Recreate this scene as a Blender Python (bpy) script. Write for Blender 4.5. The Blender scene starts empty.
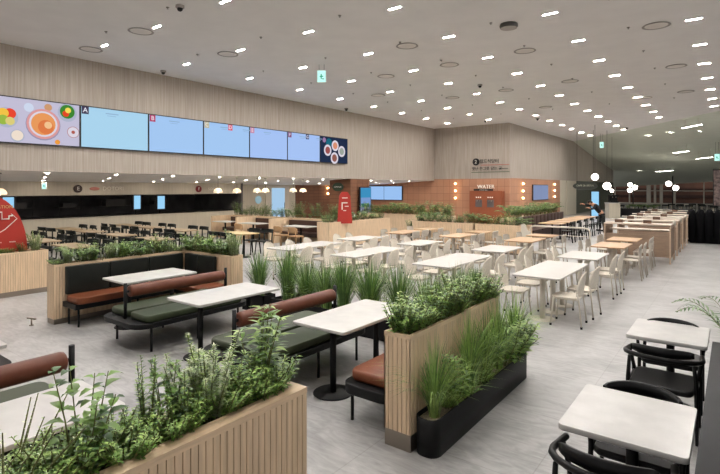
import bpy, math, random
from mathutils import Vector, Matrix
R = random.Random(7)
PI = math.pi
sc = bpy.context.scene
COL = sc.collection

# ------------------------------------------------------------------ camera, world, exposure
cd = bpy.data.cameras.new('camera')
cam = bpy.data.objects.new('camera', cd)
COL.objects.link(cam)
cam.location = (0, 0, 2.15)
cam.rotation_euler = (PI/2, 0, math.atan(373/493))
cd.sensor_width = 36
cd.lens = 493/720*36
cd.shift_y = -49/720
cd.clip_start = 0.05
cd.clip_end = 400
sc.camera = cam
w = bpy.data.worlds.new('world'); sc.world = w; w.use_nodes = True
w.node_tree.nodes['Background'].inputs[0].default_value = (1.0, 0.995, 0.985, 1)
w.node_tree.nodes['Background'].inputs[1].default_value = 0.62
sc.view_settings.view_transform = 'Standard'
sc.view_settings.look = 'None'
sc.view_settings.exposure = 0.08
sc.view_settings.gamma = 1
sc.view_settings.use_curve_mapping = False
LUM = 1180          # radiance of the ceiling luminaires
DOWN = 260         # radiance of the recess downlights
sc.cycles.use_denoising = True
sc.cycles.max_bounces = 6
sc.cycles.diffuse_bounces = 4
sc.cycles.sample_clamp_indirect = 4

# ------------------------------------------------------------------ materials
def lin(c):
    return tuple(((v/255)/12.92 if v/255 <= .04045 else ((v/255+.055)/1.055)**2.4) for v in c)
MATS = {}
def mat(name, rgb, rough=.6, metal=0, noise=0.0, nscale=8, stretch=(1,1,1), bump=0, spec=.5, detail=4, rgb2=None, emit=None, es=1, alpha=None):
    if name in MATS: return MATS[name]
    m = bpy.data.materials.new(name); m.use_nodes = True
    nt = m.node_tree; b = nt.nodes['Principled BSDF']
    c = lin(rgb)
    b.inputs['Base Color'].default_value = (*c, 1)
    b.inputs['Roughness'].default_value = rough
    b.inputs['Metallic'].default_value = metal
    b.inputs['Specular IOR Level'].default_value = spec
    if emit is not None:
        b.inputs['Emission Color'].default_value = (*lin(emit), 1)
        b.inputs['Emission Strength'].default_value = es
    tc = nt.nodes.new('ShaderNodeTexCoord'); mp = nt.nodes.new('ShaderNodeMapping')
    mp.inputs['Scale'].default_value = stretch
    nz = nt.nodes.new('ShaderNodeTexNoise'); nz.inputs['Scale'].default_value = nscale; nz.inputs['Detail'].default_value = detail
    nt.links.new(tc.outputs['Object'], mp.inputs[0]); nt.links.new(mp.outputs[0], nz.inputs['Vector'])
    if noise or rgb2:
        cr = nt.nodes.new('ShaderNodeValToRGB')
        c2 = lin(rgb2) if rgb2 else tuple(v*(1-noise) for v in c)
        c1 = c if rgb2 else tuple(min(1, v*(1+noise)) for v in c)
        cr.color_ramp.elements[0].position = .35; cr.color_ramp.elements[1].position = .65
        cr.color_ramp.elements[0].color = (*c2, 1); cr.color_ramp.elements[1].color = (*c1, 1)
        nt.links.new(nz.outputs['Fac'], cr.inputs[0]); nt.links.new(cr.outputs[0], b.inputs['Base Color'])
    if bump:
        bp = nt.nodes.new('ShaderNodeBump'); bp.inputs['Strength'].default_value = bump; bp.inputs['Distance'].default_value = .01
        nt.links.new(nz.outputs['Fac'], bp.inputs['Height']); nt.links.new(bp.outputs[0], b.inputs['Normal'])
    MATS[name] = m
    return m
def emat(name, rgb, s=1.0):
    if name in MATS: return MATS[name]
    m = bpy.data.materials.new(name); m.use_nodes = True; nt = m.node_tree
    nt.nodes.clear()
    e = nt.nodes.new('ShaderNodeEmission'); o = nt.nodes.new('ShaderNodeOutputMaterial')
    e.inputs[0].default_value = (*lin(rgb), 1); e.inputs[1].default_value = s
    nt.links.new(e.outputs[0], o.inputs[0]); MATS[name] = m
    return m
def brickmat(name, c1, c2, mortar, sx, sy, sc_=1, plane='XZ', msize=.02, offset=0.0, rough=.6):
    m = bpy.data.materials.new(name); m.use_nodes = True; nt = m.node_tree; b = nt.nodes['Principled BSDF']
    tc = nt.nodes.new('ShaderNodeTexCoord'); sp = nt.nodes.new('ShaderNodeSeparateXYZ'); cb = nt.nodes.new('ShaderNodeCombineXYZ')
    br = nt.nodes.new('ShaderNodeTexBrick')
    nt.links.new(tc.outputs['Object'], sp.inputs[0])
    nt.links.new(sp.outputs[plane[0]], cb.inputs[0]); nt.links.new(sp.outputs[plane[1]], cb.inputs[1])
    nt.links.new(cb.outputs[0], br.inputs['Vector'])
    br.offset = offset; br.inputs['Scale'].default_value = sc_
    br.inputs['Brick Width'].default_value = sx; br.inputs['Row Height'].default_value = sy
    br.inputs['Mortar Size'].default_value = msize; br.inputs['Mortar Smooth'].default_value = .3
    br.inputs['Color1'].default_value = (*lin(c1), 1); br.inputs['Color2'].default_value = (*lin(c2), 1); br.inputs['Mortar'].default_value = (*lin(mortar), 1)
    nt.links.new(br.outputs[0], b.inputs['Base Color']); b.inputs['Roughness'].default_value = rough
    return m

def floor_material():
    m = bpy.data.materials.new('floor_tile'); m.use_nodes = True; nt = m.node_tree; b = nt.nodes['Principled BSDF']
    N = nt.nodes.new; L = nt.links.new
    tc = N('ShaderNodeTexCoord')
    n1 = N('ShaderNodeTexNoise'); n1.inputs['Scale'].default_value = .55; n1.inputs['Detail'].default_value = 7; n1.inputs['Roughness'].default_value = .62; n1.inputs['Distortion'].default_value = 1.6
    L(tc.outputs['Object'], n1.inputs['Vector'])
    mp = N('ShaderNodeMapping'); mp.inputs['Scale'].default_value = (1.0, 3.5, 1); mp.inputs['Rotation'].default_value = (0, 0, .5)
    L(tc.outputs['Object'], mp.inputs[0])
    n2 = N('ShaderNodeTexNoise'); n2.inputs['Scale'].default_value = 2.2; n2.inputs['Detail'].default_value = 8; n2.inputs['Distortion'].default_value = 2.5
    L(mp.outputs[0], n2.inputs['Vector'])
    mx = N('ShaderNodeMix'); mx.data_type = 'FLOAT'; mx.inputs[0].default_value = .45
    L(n1.outputs['Fac'], mx.inputs[2]); L(n2.outputs['Fac'], mx.inputs[3])
    cr = N('ShaderNodeValToRGB'); e = cr.color_ramp.elements
    e[0].position = .38; e[0].color = (*lin((146, 144, 142)), 1); e[1].position = .62; e[1].color = (*lin((186, 184, 182)), 1)
    L(mx.outputs[0], cr.inputs[0])
    br = N('ShaderNodeTexBrick'); br.offset = 0; br.inputs['Scale'].default_value = 1; br.inputs['Brick Width'].default_value = 1.2; br.inputs['Row Height'].default_value = 1.2
    br.inputs['Mortar Size'].default_value = .005; br.inputs['Mortar Smooth'].default_value = .2
    br.inputs['Color1'].default_value = (1, 1, 1, 1); br.inputs['Color2'].default_value = (.93, .93, .93, 1); br.inputs['Mortar'].default_value = (.8, .79, .78, 1)
    L(tc.outputs['Object'], br.inputs['Vector'])
    mu = N('ShaderNodeMix'); mu.data_type = 'RGBA'; mu.blend_type = 'MULTIPLY'; mu.inputs[0].default_value = 1
    L(cr.outputs[0], mu.inputs[6]); L(br.outputs[0], mu.inputs[7]); L(mu.outputs[2], b.inputs['Base Color'])
    rr = N('ShaderNodeMapRange'); rr.inputs[3].default_value = .3; rr.inputs[4].default_value = .5
    L(n2.outputs['Fac'], rr.inputs[0]); L(rr.outputs[0], b.inputs['Roughness'])
    bp = N('ShaderNodeBump'); bp.inputs['Strength'].default_value = .12; bp.inputs['Distance'].default_value = .01
    L(n2.outputs['Fac'], bp.inputs['Height']); L(bp.outputs[0], b.inputs['Normal'])
    return m
M_floor = floor_material()
M_ceil = mat('ceiling_paint', (243, 240, 238), .85, noise=.02, nscale=1.5)
M_slope = mat('slope_ceiling_panel', (226, 230, 216), .7, noise=.05, nscale=3, stretch=(.3, 4, 4))
M_wall = mat('fluted_wall_panel', (178, 168, 157), .75, noise=.11, nscale=14, stretch=(1.6, 1.6, .05), bump=.25, rgb2=(162, 151, 139))
M_fascia = mat('fascia_panel', (184, 174, 158), .75, noise=.05, nscale=9, stretch=(1.6, 1.6, .05))
M_cream = mat('cream_panel', (205, 196, 178), .6, noise=.04, nscale=6, stretch=(2, 2, .1))
M_terra = brickmat('terracotta_tile_wall', (188, 138, 108), (178, 128, 100), (150, 108, 84), .45, .45, 1, 'XZ', .012)
M_terra2 = brickmat('terracotta_tile_side', (188, 138, 108), (178, 128, 100), (150, 108, 84), .45, .45, 1, 'YZ', .012)
M_brown = brickmat('brown_tile_wall', (128, 84, 58), (118, 78, 54), (92, 60, 42), .45, .2, 1, 'YZ', .012)
M_green = mat('dark_green_opening', (74, 78, 66), .6, noise=.1, nscale=3)
M_oak = mat('oak_slat', (224, 196, 162), .5, noise=.1, nscale=6, stretch=(6, 6, .5))
M_oakcap = mat('oak_cap', (224, 196, 162), .45, noise=.1, nscale=7, stretch=(6, .6, 6))
M_oakdark = mat('oak_groove', (128, 100, 74), .7)
M_white = mat('quartz_top', (200, 197, 192), .32, noise=.06, nscale=7, detail=10)
M_wht = mat('beige_laminate', (198, 193, 187), .4, noise=.02, nscale=6)
M_wood = mat('tan_wood_top', (192, 158, 122), .45, noise=.08, nscale=5, stretch=(1, 8, 1))
M_yell = mat('light_wood_top', (205, 178, 130), .45, noise=.08, nscale=5, stretch=(8, 1, 1))
M_black = mat('black_metal', (18, 18, 19), .5, spec=.25)
M_blk2 = mat('black_plastic', (14, 14, 15), .4, spec=.25)
M_gloss = mat('black_glossy_top', (24, 25, 27), .3, spec=.05)
M_leather = mat('brown_leather', (120, 68, 44), .42, spec=.3, noise=.08, nscale=10, bump=.08)
M_leather2 = mat('dark_brown_leather', (102, 58, 42), .4, spec=.3, noise=.1, nscale=10, bump=.08)
M_dkbrown = mat('espresso_leather', (68, 44, 36), .45, noise=.08, nscale=8)
M_grn = mat('olive_leather', (58, 66, 46), .45, spec=.35, noise=.07, nscale=10, bump=.08)
M_bgrn = mat('black_green_leather', (28, 32, 29), .45, spec=.3, noise=.08, nscale=10)
M_chair = mat('cream_woven_shell', (228, 219, 204), .65, noise=.08, nscale=90, detail=1, bump=.3)
M_cmetal = mat('cream_metal', (216, 208, 194), .4)
M_grey = mat('greige_wood', (186, 177, 164), .5, noise=.05, nscale=6, stretch=(1, 1, 4))
M_dchair = mat('dark_stained_wood', (20, 25, 23), .5, spec=.25)
M_steel = mat('brushed_steel', (150, 140, 130), .3, metal=.9)
M_soil = mat('bark_soil', (70, 54, 38), .95, noise=.4, nscale=40)
M_pebble = mat('pale_pebbles', (176, 164, 140), .85, noise=.35, nscale=60, bump=.6)
M_red = mat('red_banner', (168, 42, 30), .5, emit=(168, 42, 30), es=.03)
M_lamp = emat('luminaire_glow', (255, 251, 247), LUM)
M_down = emat('downlight_glow', (255, 244, 230), DOWN)
M_globe = emat('globe_glow', (255, 246, 232), 16)
M_sconce = emat('sconce_glow', (255, 205, 140), 22)
M_shade = mat('pendant_shade', (236, 222, 200), .5, emit=(255, 226, 185), es=.8)
M_txtw = mat('white_lettering', (225, 220, 210), .5)
M_txtk = mat('black_lettering', (28, 26, 26), .5)
M_blkglass = mat('dark_kitchen', (30, 30, 32), .45)
M_kwall = mat('dark_kitchen_wall', (96, 92, 92), .7, noise=.3, nscale=1.2)
M_glass = bpy.data.materials.new('window_glass'); M_glass.use_nodes = True
_b = M_glass.node_tree.nodes['Principled BSDF']; _b.inputs['Transmission Weight'].default_value = 1; _b.inputs['Roughness'].default_value = 0; _b.inputs['IOR'].default_value = 1.05
M_night = mat('night_brick', (104, 72, 58), .8, noise=.25, nscale=.4)
M_skin = mat('skin', (200, 150, 122), .5)
M_cloth = mat('black_cloth', (24, 24, 28), .8)
M_hair = mat('dark_hair', (26, 20, 18), .6)
def leaf(name, rgb, v=.25):
    m = mat(name, rgb, .42, noise=v, nscale=14, detail=2)
    b = m.node_tree.nodes['Principled BSDF']
    b.inputs['Subsurface Weight'].default_value = 0
    return m
L_dark = leaf('leaf_dark', (66, 98, 48)); L_mid = leaf('leaf_mid', (118, 154, 72)); L_lite = leaf('leaf_light', (164, 192, 106))
L_pale = leaf('leaf_pale', (204, 212, 172)); L_blue = leaf('leaf_grey_green', (124, 148, 106)); L_grass = leaf('grass_blade', (140, 170, 92)); L_grd = leaf('grass_dark', (92, 126, 68))
L_red = leaf('leaf_rust', (140, 96, 58)); L_stem = leaf('plant_stem', (112, 116, 66))

# ------------------------------------------------------------------ mesh builder
class MB:
    def __init__(s): s.v = []; s.f = []; s.m = []; s.mats = []; s.cur = 0; s.sm = []; s.smooth = False
    def use(s, m):
        if m not in s.mats: s.mats.append(m)
        s.cur = s.mats.index(m); return s
    def add(s, vs, fs, smooth=None):
        o = len(s.v); s.v += [tuple(p) for p in vs]
        for f in fs:
            s.f.append(tuple(i+o for i in f)); s.m.append(s.cur); s.sm.append(s.smooth if smooth is None else smooth)
    def box(s, x0, x1, y0, y1, z0, z1):
        s.add([(x0,y0,z0),(x1,y0,z0),(x1,y1,z0),(x0,y1,z0),(x0,y0,z1),(x1,y0,z1),(x1,y1,z1),(x0,y1,z1)],
              [(0,3,2,1),(4,5,6,7),(0,1,5,4),(1,2,6,5),(2,3,7,6),(3,0,4,7)], False)
    def prism(s, pts, z0, z1, smooth=False, bev=0):
        n = len(pts); rings = [(z0, 0)]
        if bev: rings = [(z0, bev), (z0+bev, 0), (z1-bev, 0), (z1-bev*.3, bev*.3), (z1, bev)]
        else: rings = [(z0, 0), (z1, 0)]
        cx = sum(p[0] for p in pts)/n; cy = sum(p[1] for p in pts)/n
        vs = []
        for z, i in rings:
            for p in pts:
                d = math.hypot(p[0]-cx, p[1]-cy) or 1
                k = max(0, 1-i/d)
                vs.append((cx+(p[0]-cx)*k, cy+(p[1]-cy)*k, z))
        fs = [tuple(range(n))[::-1], tuple((len(rings)-1)*n+i for i in range(n))]
        s.add(vs, fs[:], False)
        o = len(s.v)-len(vs)
        for r in range(len(rings)-1):
            for i in range(n):
                j = (i+1) % n
                s.f.append((o+r*n+i, o+r*n+j, o+(r+1)*n+j, o+(r+1)*n+i)); s.m.append(s.cur); s.sm.append(smooth or bool(bev))
    def tube(s, path, r, n=8, cap=True, smooth=True):
        P = [Vector(p) for p in path]; rs = r if isinstance(r, (list, tuple)) else [r]*len(P)
        vs = []; up = None
        for i, p in enumerate(P):
            t = (P[min(i+1, len(P)-1)]-P[max(i-1, 0)]).normalized()
            if up is None:
                up = Vector((0,0,1)) if abs(t.z) < .9 else Vector((1,0,0))
            a = t.cross(up).normalized(); b = a.cross(t).normalized(); up = b
            for k in range(n):
                q = p + (a*math.cos(2*PI*k/n)+b*math.sin(2*PI*k/n))*rs[i]; vs.append(tuple(q))
        fs = []
        for i in range(len(P)-1):
            for k in range(n):
                j = (k+1) % n; fs.append((i*n+k, i*n+j, (i+1)*n+j, (i+1)*n+k))
        s.add(vs, fs, smooth)
        if cap:
            o = len(s.v)-len(vs); e = (len(P)-1)*n
            s.f.append(tuple(o+k for k in range(n))[::-1]); s.m.append(s.cur); s.sm.append(False)
            s.f.append(tuple(o+e+k for k in range(n))); s.m.append(s.cur); s.sm.append(False)
    def cyl(s, x, y, z0, z1, r, n=20, r2=None):
        s.tube([(x,y,z0),(x,y,z1)], [r, r if r2 is None else r2], n)
    def lathe(s, prof, x=0, y=0, n=20, smooth=True):
        vs = []; fs = []
        for r, z in prof:
            for k in range(n): vs.append((x+r*math.cos(2*PI*k/n), y+r*math.sin(2*PI*k/n), z))
        for i in range(len(prof)-1):
            for k in range(n):
                j = (k+1) % n; fs.append((i*n+k, i*n+j, (i+1)*n+j, (i+1)*n+k))
        s.add(vs, fs, smooth)
    def ball(s, c, rx, ry=None, rz=None, n=14, m=8):
        ry = ry or rx; rz = rz or rx; vs = []; fs = []
        for i in range(m+1):
            a = PI*i/m
            for k in range(n):
                t = 2*PI*k/n; vs.append((c[0]+rx*math.sin(a)*math.cos(t), c[1]+ry*math.sin(a)*math.sin(t), c[2]-rz*math.cos(a)))
        for i in range(m):
            for k in range(n):
                j = (k+1) % n; fs.append((i*n+k, i*n+j, (i+1)*n+j, (i+1)*n+k))
        s.add(vs, fs, True)
    def xf(s, M, start=0):
        for i in range(start, len(s.v)): s.v[i] = tuple(M @ Vector(s.v[i]))
    def mesh(s, name):
        me = bpy.data.meshes.new(name); me.from_pydata(s.v, [], s.f)
        for m in (s.mats or [M_black]): me.materials.append(m)
        me.polygons.foreach_set('material_index', s.m); me.polygons.foreach_set('use_smooth', s.sm)
        me.update(); return me
    def build(s, name, parent=None, loc=None, rz=0):
        o = bpy.data.objects.new(name, s.mesh(name)); COL.objects.link(o)
        if parent: o.parent = parent
        if loc: o.location = loc
        if rz: o.rotation_euler = (0, 0, rz)
        return o
def nb(m): b = MB(); b.use(m); return b
def tag(o, label=None, cat=None, group=None, kind=None):
    if label:
        o['label'] = label
    if cat: o['category'] = cat
    if group: o['group'] = group
    if kind: o['kind'] = kind
    return o
def empty(name, loc=(0,0,0), rz=0, label=None, cat=None, group=None):
    o = bpy.data.objects.new(name, None); COL.objects.link(o); o.location = loc; o.rotation_euler = (0,0,rz)
    return tag(o, label, cat, group)
def struct(b, name): return tag(b.build(name), kind='structure')
KIDS = {}
def copy_tree(o, parent=None):
    c = o.copy(); COL.objects.link(c); c.parent = parent
    for ch in o.children: copy_tree(ch, c)
    return c
class Proto:
    """first use places the source itself, later uses copy it"""
    def __init__(s, root): s.root = root; s.used = False
    def put(s, loc, rz=0, label=None, cat=None, group=None, scale=None):
        o = s.root if not s.used else copy_tree(s.root)
        s.used = True
        o.location = loc; o.rotation_euler = (0,0,rz)
        if scale: o.scale = (scale,)*3 if not isinstance(scale, tuple) else scale
        else: o.scale = (1,1,1)
        if 'label' in o and not label: pass
        tag(o, label, cat, group); return o
def rrect(x0, x1, y0, y1, r, n=5):
    pts = []
    for cx, cy, a0 in ((x1-r,y1-r,0),(x0+r,y1-r,PI/2),(x0+r,y0+r,PI),(x1-r,y0+r,1.5*PI)):
        for i in range(n+1):
            a = a0+PI/2*i/n; pts.append((cx+r*math.cos(a), cy+r*math.sin(a)))
    return pts
def text(name, body, size, loc, rot, m, parent=None, ext=.004, align='CENTER'):
    c = bpy.data.curves.new(name, 'FONT'); c.body = body; c.size = size; c.extrude = ext; c.align_x = align; c.align_y = 'CENTER'
    c.materials.append(m); c.resolution_u = 2
    t_ = bpy.data.objects.new(name, c); COL.objects.link(t_); bpy.context.view_layer.update()
    me = bpy.data.meshes.new_from_object(t_.evaluated_get(bpy.context.evaluated_depsgraph_get())); bpy.data.objects.remove(t_); bpy.data.curves.remove(c)
    o = bpy.data.objects.new(name, me); COL.objects.link(o); o.location = loc; o.rotation_euler = rot
    if parent: o.parent = parent
    return o
RX = (PI/2, 0, PI/2)   # lettering on a wall that faces +X
RY = (PI/2, 0, 0)      # lettering on a wall that faces -Y
ORD = ['first','second','third','fourth','fifth','sixth','seventh','eighth','ninth','tenth','eleventh','twelfth','thirteenth','fourteenth','fifteenth','sixteenth','seventeenth','eighteenth','nineteenth','twentieth','twenty-first','twenty-second','twenty-third','twenty-fourth','twenty-fifth','twenty-sixth','twenty-seventh','twenty-eighth','twenty-ninth','thirtieth','thirty-first','thirty-second','thirty-third','thirty-fourth']

# ------------------------------------------------------------------ structure
EX = lambda X: 39.68-1.27*(X+7.82)     # the line where the flat ceiling ends
b = nb(M_floor); b.box(-26, 16, -12, 95, -.1, 0); struct(b, 'floor')
b = nb(M_ceil); b.prism([(-15.62,-10),(12,-10),(12,EX(12)),(-10.5,EX(-10.5)),(-15.62,EX(-10.5))], 6.0, 6.15); struct(b, 'ceiling')
b = nb(M_slope)
p = [(12,EX(12),6),(-10.6,EX(-10.6),6),(-16,78.8,2.15),(-.8,74.7,3.0),(14,70.7,3.8)]
n_ = 24; vs = []
for i in range(n_+1):
    t = i/n_
    a = Vector(p[0]).lerp(Vector(p[1]), t)
    q = Vector(p[4]).lerp(Vector(p[3]), t/.5) if t < .5 else Vector(p[3]).lerp(Vector(p[2]), (t-.5)/.5)
    for k in range(9):
        s_ = k/8; c_ = a.lerp(q, s_); vs.append(tuple(c_))
for v in list(vs): vs.append((v[0], v[1], v[2]+.15))
o_ = (n_+1)*9
fs = [(i*9+k, (i+1)*9+k, (i+1)*9+k+1, i*9+k+1) for i in range(n_) for k in range(8)]
fs += [tuple(o_+q for q in f[::-1]) for f in fs]
b.add(vs, fs, True); struct(b, 'ceiling_slope')
def slope_z(X, Y):   # height of the sloped ceiling over (X, Y), used to hang things from it
    best = min(vs[:o_], key=lambda v: (v[0]-X)**2+(v[1]-Y)**2); return best[2]
# bulkhead wall on the left with the menu screens, and the wall above the terracotta
b = nb(M_wall); b.box(-15.7, -15.5, -6, 28.5, 2.62, 6.0); struct(b, 'wall_left')
b = nb(M_wall); b.box(-15.5, -10.5, 28.5, 28.7, 2.72, 6.0); struct(b, 'wall_back')
b = nb(M_wall); b.box(-10.7, -10.5, 28.7, 60, 2.74, 6.0); struct(b, 'wall_side')
b = nb(M_terra); b.box(-21, -10.5, 28.5, 28.7, 0, 2.72); struct(b, 'wall_terracotta_back')
b = nb(M_terra2); b.box(-10.7, -10.5, 28.7, 39.1, 0, 2.74); struct(b, 'wall_terracotta_side')
b = nb(M_cream); b.box(-10.7, -10.5, 39.1, 44.0, 0, 2.74); b.box(-10.52, -10.46, 40.9, 41.1, 0, 2.74); struct(b, 'wall_cream_side')
b = nb(M_green); b.box(-10.7, -10.5, 44.0, 60, 0, 2.74); struct(b, 'wall_opening_side')  # flat dark green sheet, its colour stands in for the shade of an opening
b = nb(M_ceil)
b.add([(-15.7,-6,2.62),(-15.7,28.5,2.62),(-21.2,28.5,2.32),(-21.2,-6,2.32),(-15.7,-6,2.76),(-15.7,28.5,2.76),(-21.2,28.5,2.46),(-21.2,-6,2.46)],
      [(0,1,2,3),(4,7,6,5),(0,4,5,1),(1,5,6,2),(2,6,7,3),(3,7,4,0)]); struct(b, 'ceiling_recess')
b = nb(M_fascia); b.box(-20.3, -20.05, -6, 16.4, 1.87, 2.5); struct(b, 'wall_fascia')
b = nb(M_kwall); b.box(-24.2, -24, -6, 16.4, 0, 2.5); b.box(-24, -20, 16.4, 16.5, 0, 2.5); b.box(-24.2, -20.1, -6, 16.5, 2.5, 2.6); struct(b, 'wall_kitchen')
b = nb(M_cream); b.box(-21.2, -21, 16.5, 21.3, 0, 2.5); struct(b, 'wall_recess_cream')
b = nb(M_brown); b.box(-21.2, -21, 21.3, 28.7, 0, 2.5); struct(b, 'wall_recess_brown')
b = nb(M_brown); b.box(-16.9, -15.5, 19.7, 21.32, 0, 2.62); struct(b, 'wall_pier')
# glazing at the far end
b = nb(M_cmetal)
F1 = Vector((-16, 78.8, 0)); F2 = Vector((-.8, 74.7, 0)); F3 = Vector((14, 70.7, 0))
def fpt(X):
    return F1.lerp(F2, (X+16)/15.2) if X < -.8 else F2.lerp(F3, (X+.8)/14.8)
def ftop(X): return 2.15+(X+16)/15.2*.85 if X < -.8 else 3.0+(X+.8)/14.8*.8
def fbox(b, X0, X1, z0, z1, d=.25):
    a, q = fpt(X0), fpt(X1)
    b.add([(a.x,a.y-d,z0),(q.x,q.y-d,z0),(q.x,q.y,z0),(a.x,a.y,z0),(a.x,a.y-d,z1),(q.x,q.y-d,z1),(q.x,q.y,z1),(a.x,a.y,z1)],
          [(0,3,2,1),(4,5,6,7),(0,1,5,4),(1,2,6,5),(2,3,7,6),(3,0,4,7)])
for X, wd in ((-13.4,.15),(-11.5,.15),(-9.1,.5),(-8.35,.25),(-7.6,.35),(-6.1,.3),(-2.9,.12),(-1.3,.34),(1.2,.2),(4,.3),(7,.3),(10,.3)):
    fbox(b, X-wd/2, X+wd/2, 0, ftop(X)+.1)
fbox(b, -16, 13.5, 1.72, 1.84, .15); fbox(b, -16, 13.5, 0, .14, .3)
win = struct(b, 'window_1')
b = nb(M_glass); fbox(b, -16, 13.5, .1, 2.2, .02); g = b.build('pane', win)
b = nb(M_night); b.box(-22, 18, 83, 83.3, 0, 6)
b.use(mat('night_band', (66, 44, 36), .8)); b.box(-22, 18, 82.85, 83, .75, 1.15); b.box(-22, 18, 82.85, 83, 1.9, 2.05)
struct(b, 'wall_outside')
b = nb(mat('pavement', (90, 84, 78), .8)); b.box(-22, 18, 79, 83, 0, .02); struct(b, 'trim_1')

# ------------------------------------------------------------------ ceiling luminaires
fx = empty('ceiling_luminaire')
b = nb(M_cmetal); b.box(-.16, .16, -.028, -.02, -.012, 0); b.box(-.16, .16, .02, .028, -.012, 0); b.box(-.16, -.15, -.028, .028, -.012, 0); b.box(.15, .16, -.028, .028, -.012, 0); b.build('frame', fx)
b = nb(M_lamp); b.box(-.15, .15, -.02, .02, -.006, 0); b.build('diffuser', fx)
LP = Proto(fx)
cols = ['column nearest the right edge','second column from the right','third column from the right','fourth column from the right','fifth column from the right','column beside the screen wall']
for k, X in enumerate((-.71, -3.22, -5.77, -8.34, -10.95, -13.52)):
    off = (6.05, 6.2, 6.36, 6.42, 6.45, 6.45)[k]
    n = 0
    for j in range(-2, 16):
        Y = off+2.5*j
        if Y > EX(X)-.7 or (X < -10.6 and Y > 28) : break
        inview = Y > -.75*X*.8 + (11.9 if k == 0 else 0) if k == 0 else True
        n += 1
        LP.put((X, Y, 6.0), 0, f'slim bar light in the flat ceiling, {cols[k]}, {ORD[n-1]} from the camera', 'ceiling light', 'slim bar lights in the flat ceiling')
ds = empty('ceiling_diffuser')
b = nb(mat('grey_ring', (160, 154, 148), .6)); b.lathe([(.28,0),(.30,-.015),(.265,-.022),(.24,-.008),(.24,0)], n=28); b.build('ring', ds)
b = nb(mat('diffuser_disc', (226, 220, 214), .6)); b.lathe([(.245,-.012),(.12,-.02),(.001,-.02)], n=28); b.build('disc', ds)
DP = Proto(ds)
dd = [(-14.2,6.4,'next to the screen wall above the food picture screen'),(-11.58,6.4,'above and right of the first one by the screen wall'),(-11.56,9.0,'above the third menu screen from the left'),(-7.03,11.4,'centre of the ceiling beside the single smoke sensor'),(-9.51,14.05,'just right of the hanging exit sign'),(-11.72,16.73,'beside the screen wall near its far end'),
      (-7.05,13.94,'right of centre, two bays before the far wall'),(-9.52,19.1,'near the far wall, left of centre'),(-4.65,13.8,'upper right of centre between two bar lights'),(-1.45,13.54,'nearest the top right corner'),(-1.43,18.42,'behind the one nearest the top right corner'),(-4.68,18.71,'above the right part of the far wall'),
      (-7.11,18.91,'above the left part of the far wall'),(-3.0,24.0,'far back over the wooden stations'),(-7.1,24.0,'far back close to the corner of the far wall'),(-1.5,23.5,'far back near the right edge')]
for x, y, s in dd: DP.put((x, y, 6.0), 0, 'round grey ceiling air diffuser '+s, 'air diffuser', 'round ceiling diffusers')
b = MB(); b.use(mat('speaker_dark', (70, 66, 62), .6)); b.lathe([(.20,0),(.21,-.05),(.19,-.10)], n=24); b.use(mat('speaker_grille', (168, 160, 154), .6)); b.lathe([(.19,-.10),(.001,-.11)], n=24)
tag(b.build('ceiling_speaker', loc=(-4.2, 11.34, 6)), 'round drum speaker with dark rim high on the ceiling, right of centre', 'speaker')
cm = empty('dome_camera')
b = nb(mat('camera_base', (150, 144, 138), .5)); b.lathe([(.09,0),(.09,-.05),(.06,-.06)], n=16); b.build('base', cm)
b = nb(M_blk2); b.ball((0,0,-.07), .06); b.build('dome', cm)
CP = Proto(cm)
for x, y, s in ((-9.3,6.0,'nearest the top left of the ceiling'),(-14.9,9.0,'by the screen wall above the first menu screen'),(-14.9,18.6,'by the screen wall above the last menu screen'),(-7.5,17.3,'near the centre of the ceiling'),(-11.2,26.6,'above the lettering on the far wall'),(-8.6,27.6,'above the corner right of the lettering'),(-5.4,35.3,'at the edge where the flat ceiling ends')):
    CP.put((x, y, 6), 0, 'small dome camera on the ceiling '+s, 'camera', 'dome cameras on the ceiling')
b = nb(mat('sprinkler_dark', (130, 124, 118), .5)); b.lathe([(.035,0),(.035,-.012),(.01,-.015),(.01,-.035),(.022,-.04),(.001,-.045)], n=10)
SP = Proto(b.build('sprinkler'))
k = 0
for X in (-12.3, -9.6, -7.0, -4.5, -2.0):
    for Y in (5.6, 8.2, 10.7, 13.0, 15.5, 18.0, 21.0, 24.5):
        if X > -5 and Y < 9: continue
        SP.put((X, Y+.3, 6), 0, f'tiny sprinkler head, {ORD[int((X+14)//2.4)]} row from the screen wall, {ORD[int((Y-5)//2.5)]} from the camera', 'sprinkler', 'sprinkler heads in the ceiling')
        k += 1
def exit_sign(loc, w_, h_, rz, label, top):
    e = empty('exit_sign', loc, rz, label, 'exit sign')
    b = nb(M_cmetal); b.box(-w_/2-.015, w_/2+.015, .0, .05, -h_/2-.015, h_/2+.015); b.build('housing', e)
    b = nb(emat('exit_glow', (190, 246, 236), 1.1)); b.box(-w_/2, w_/2, -.006, 0, -h_/2, h_/2)
    b.use(emat('exit_green', (40, 170, 130), .9)); s = w_
    b.box(-s*.22, s*.2, -.01, -.006, -s*.06, s*.06); b.box(-s*.1, s*.02, -.01, -.006, -s*.3, s*.28); b.box(s*.05, s*.3, -.01, -.006, -s*.35, -s*.25); b.build('pictogram', e)
    b = nb(M_black); b.cyl(-w_*.3, .025, h_/2+.015, top-loc[2], .006, 6); b.cyl(w_*.3, .025, h_/2+.015, top-loc[2], .006, 6); b.build('hanger', e)
exit_sign((-10.2, 11.5, 5.62), .26, .36, .64, 'green and white exit sign hanging from the flat ceiling', 6.0)
exit_sign((-17.9, 6.6, 2.22), .12, .2, .9, 'small exit sign hanging at the far left under the low recess ceiling', 2.5)
exit_sign((-7.42, 38.2, 5.2), .26, .42, .6, 'distant lit exit sign at the top of the side wall corner', slope_z(-7.4, 38.2))
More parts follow.
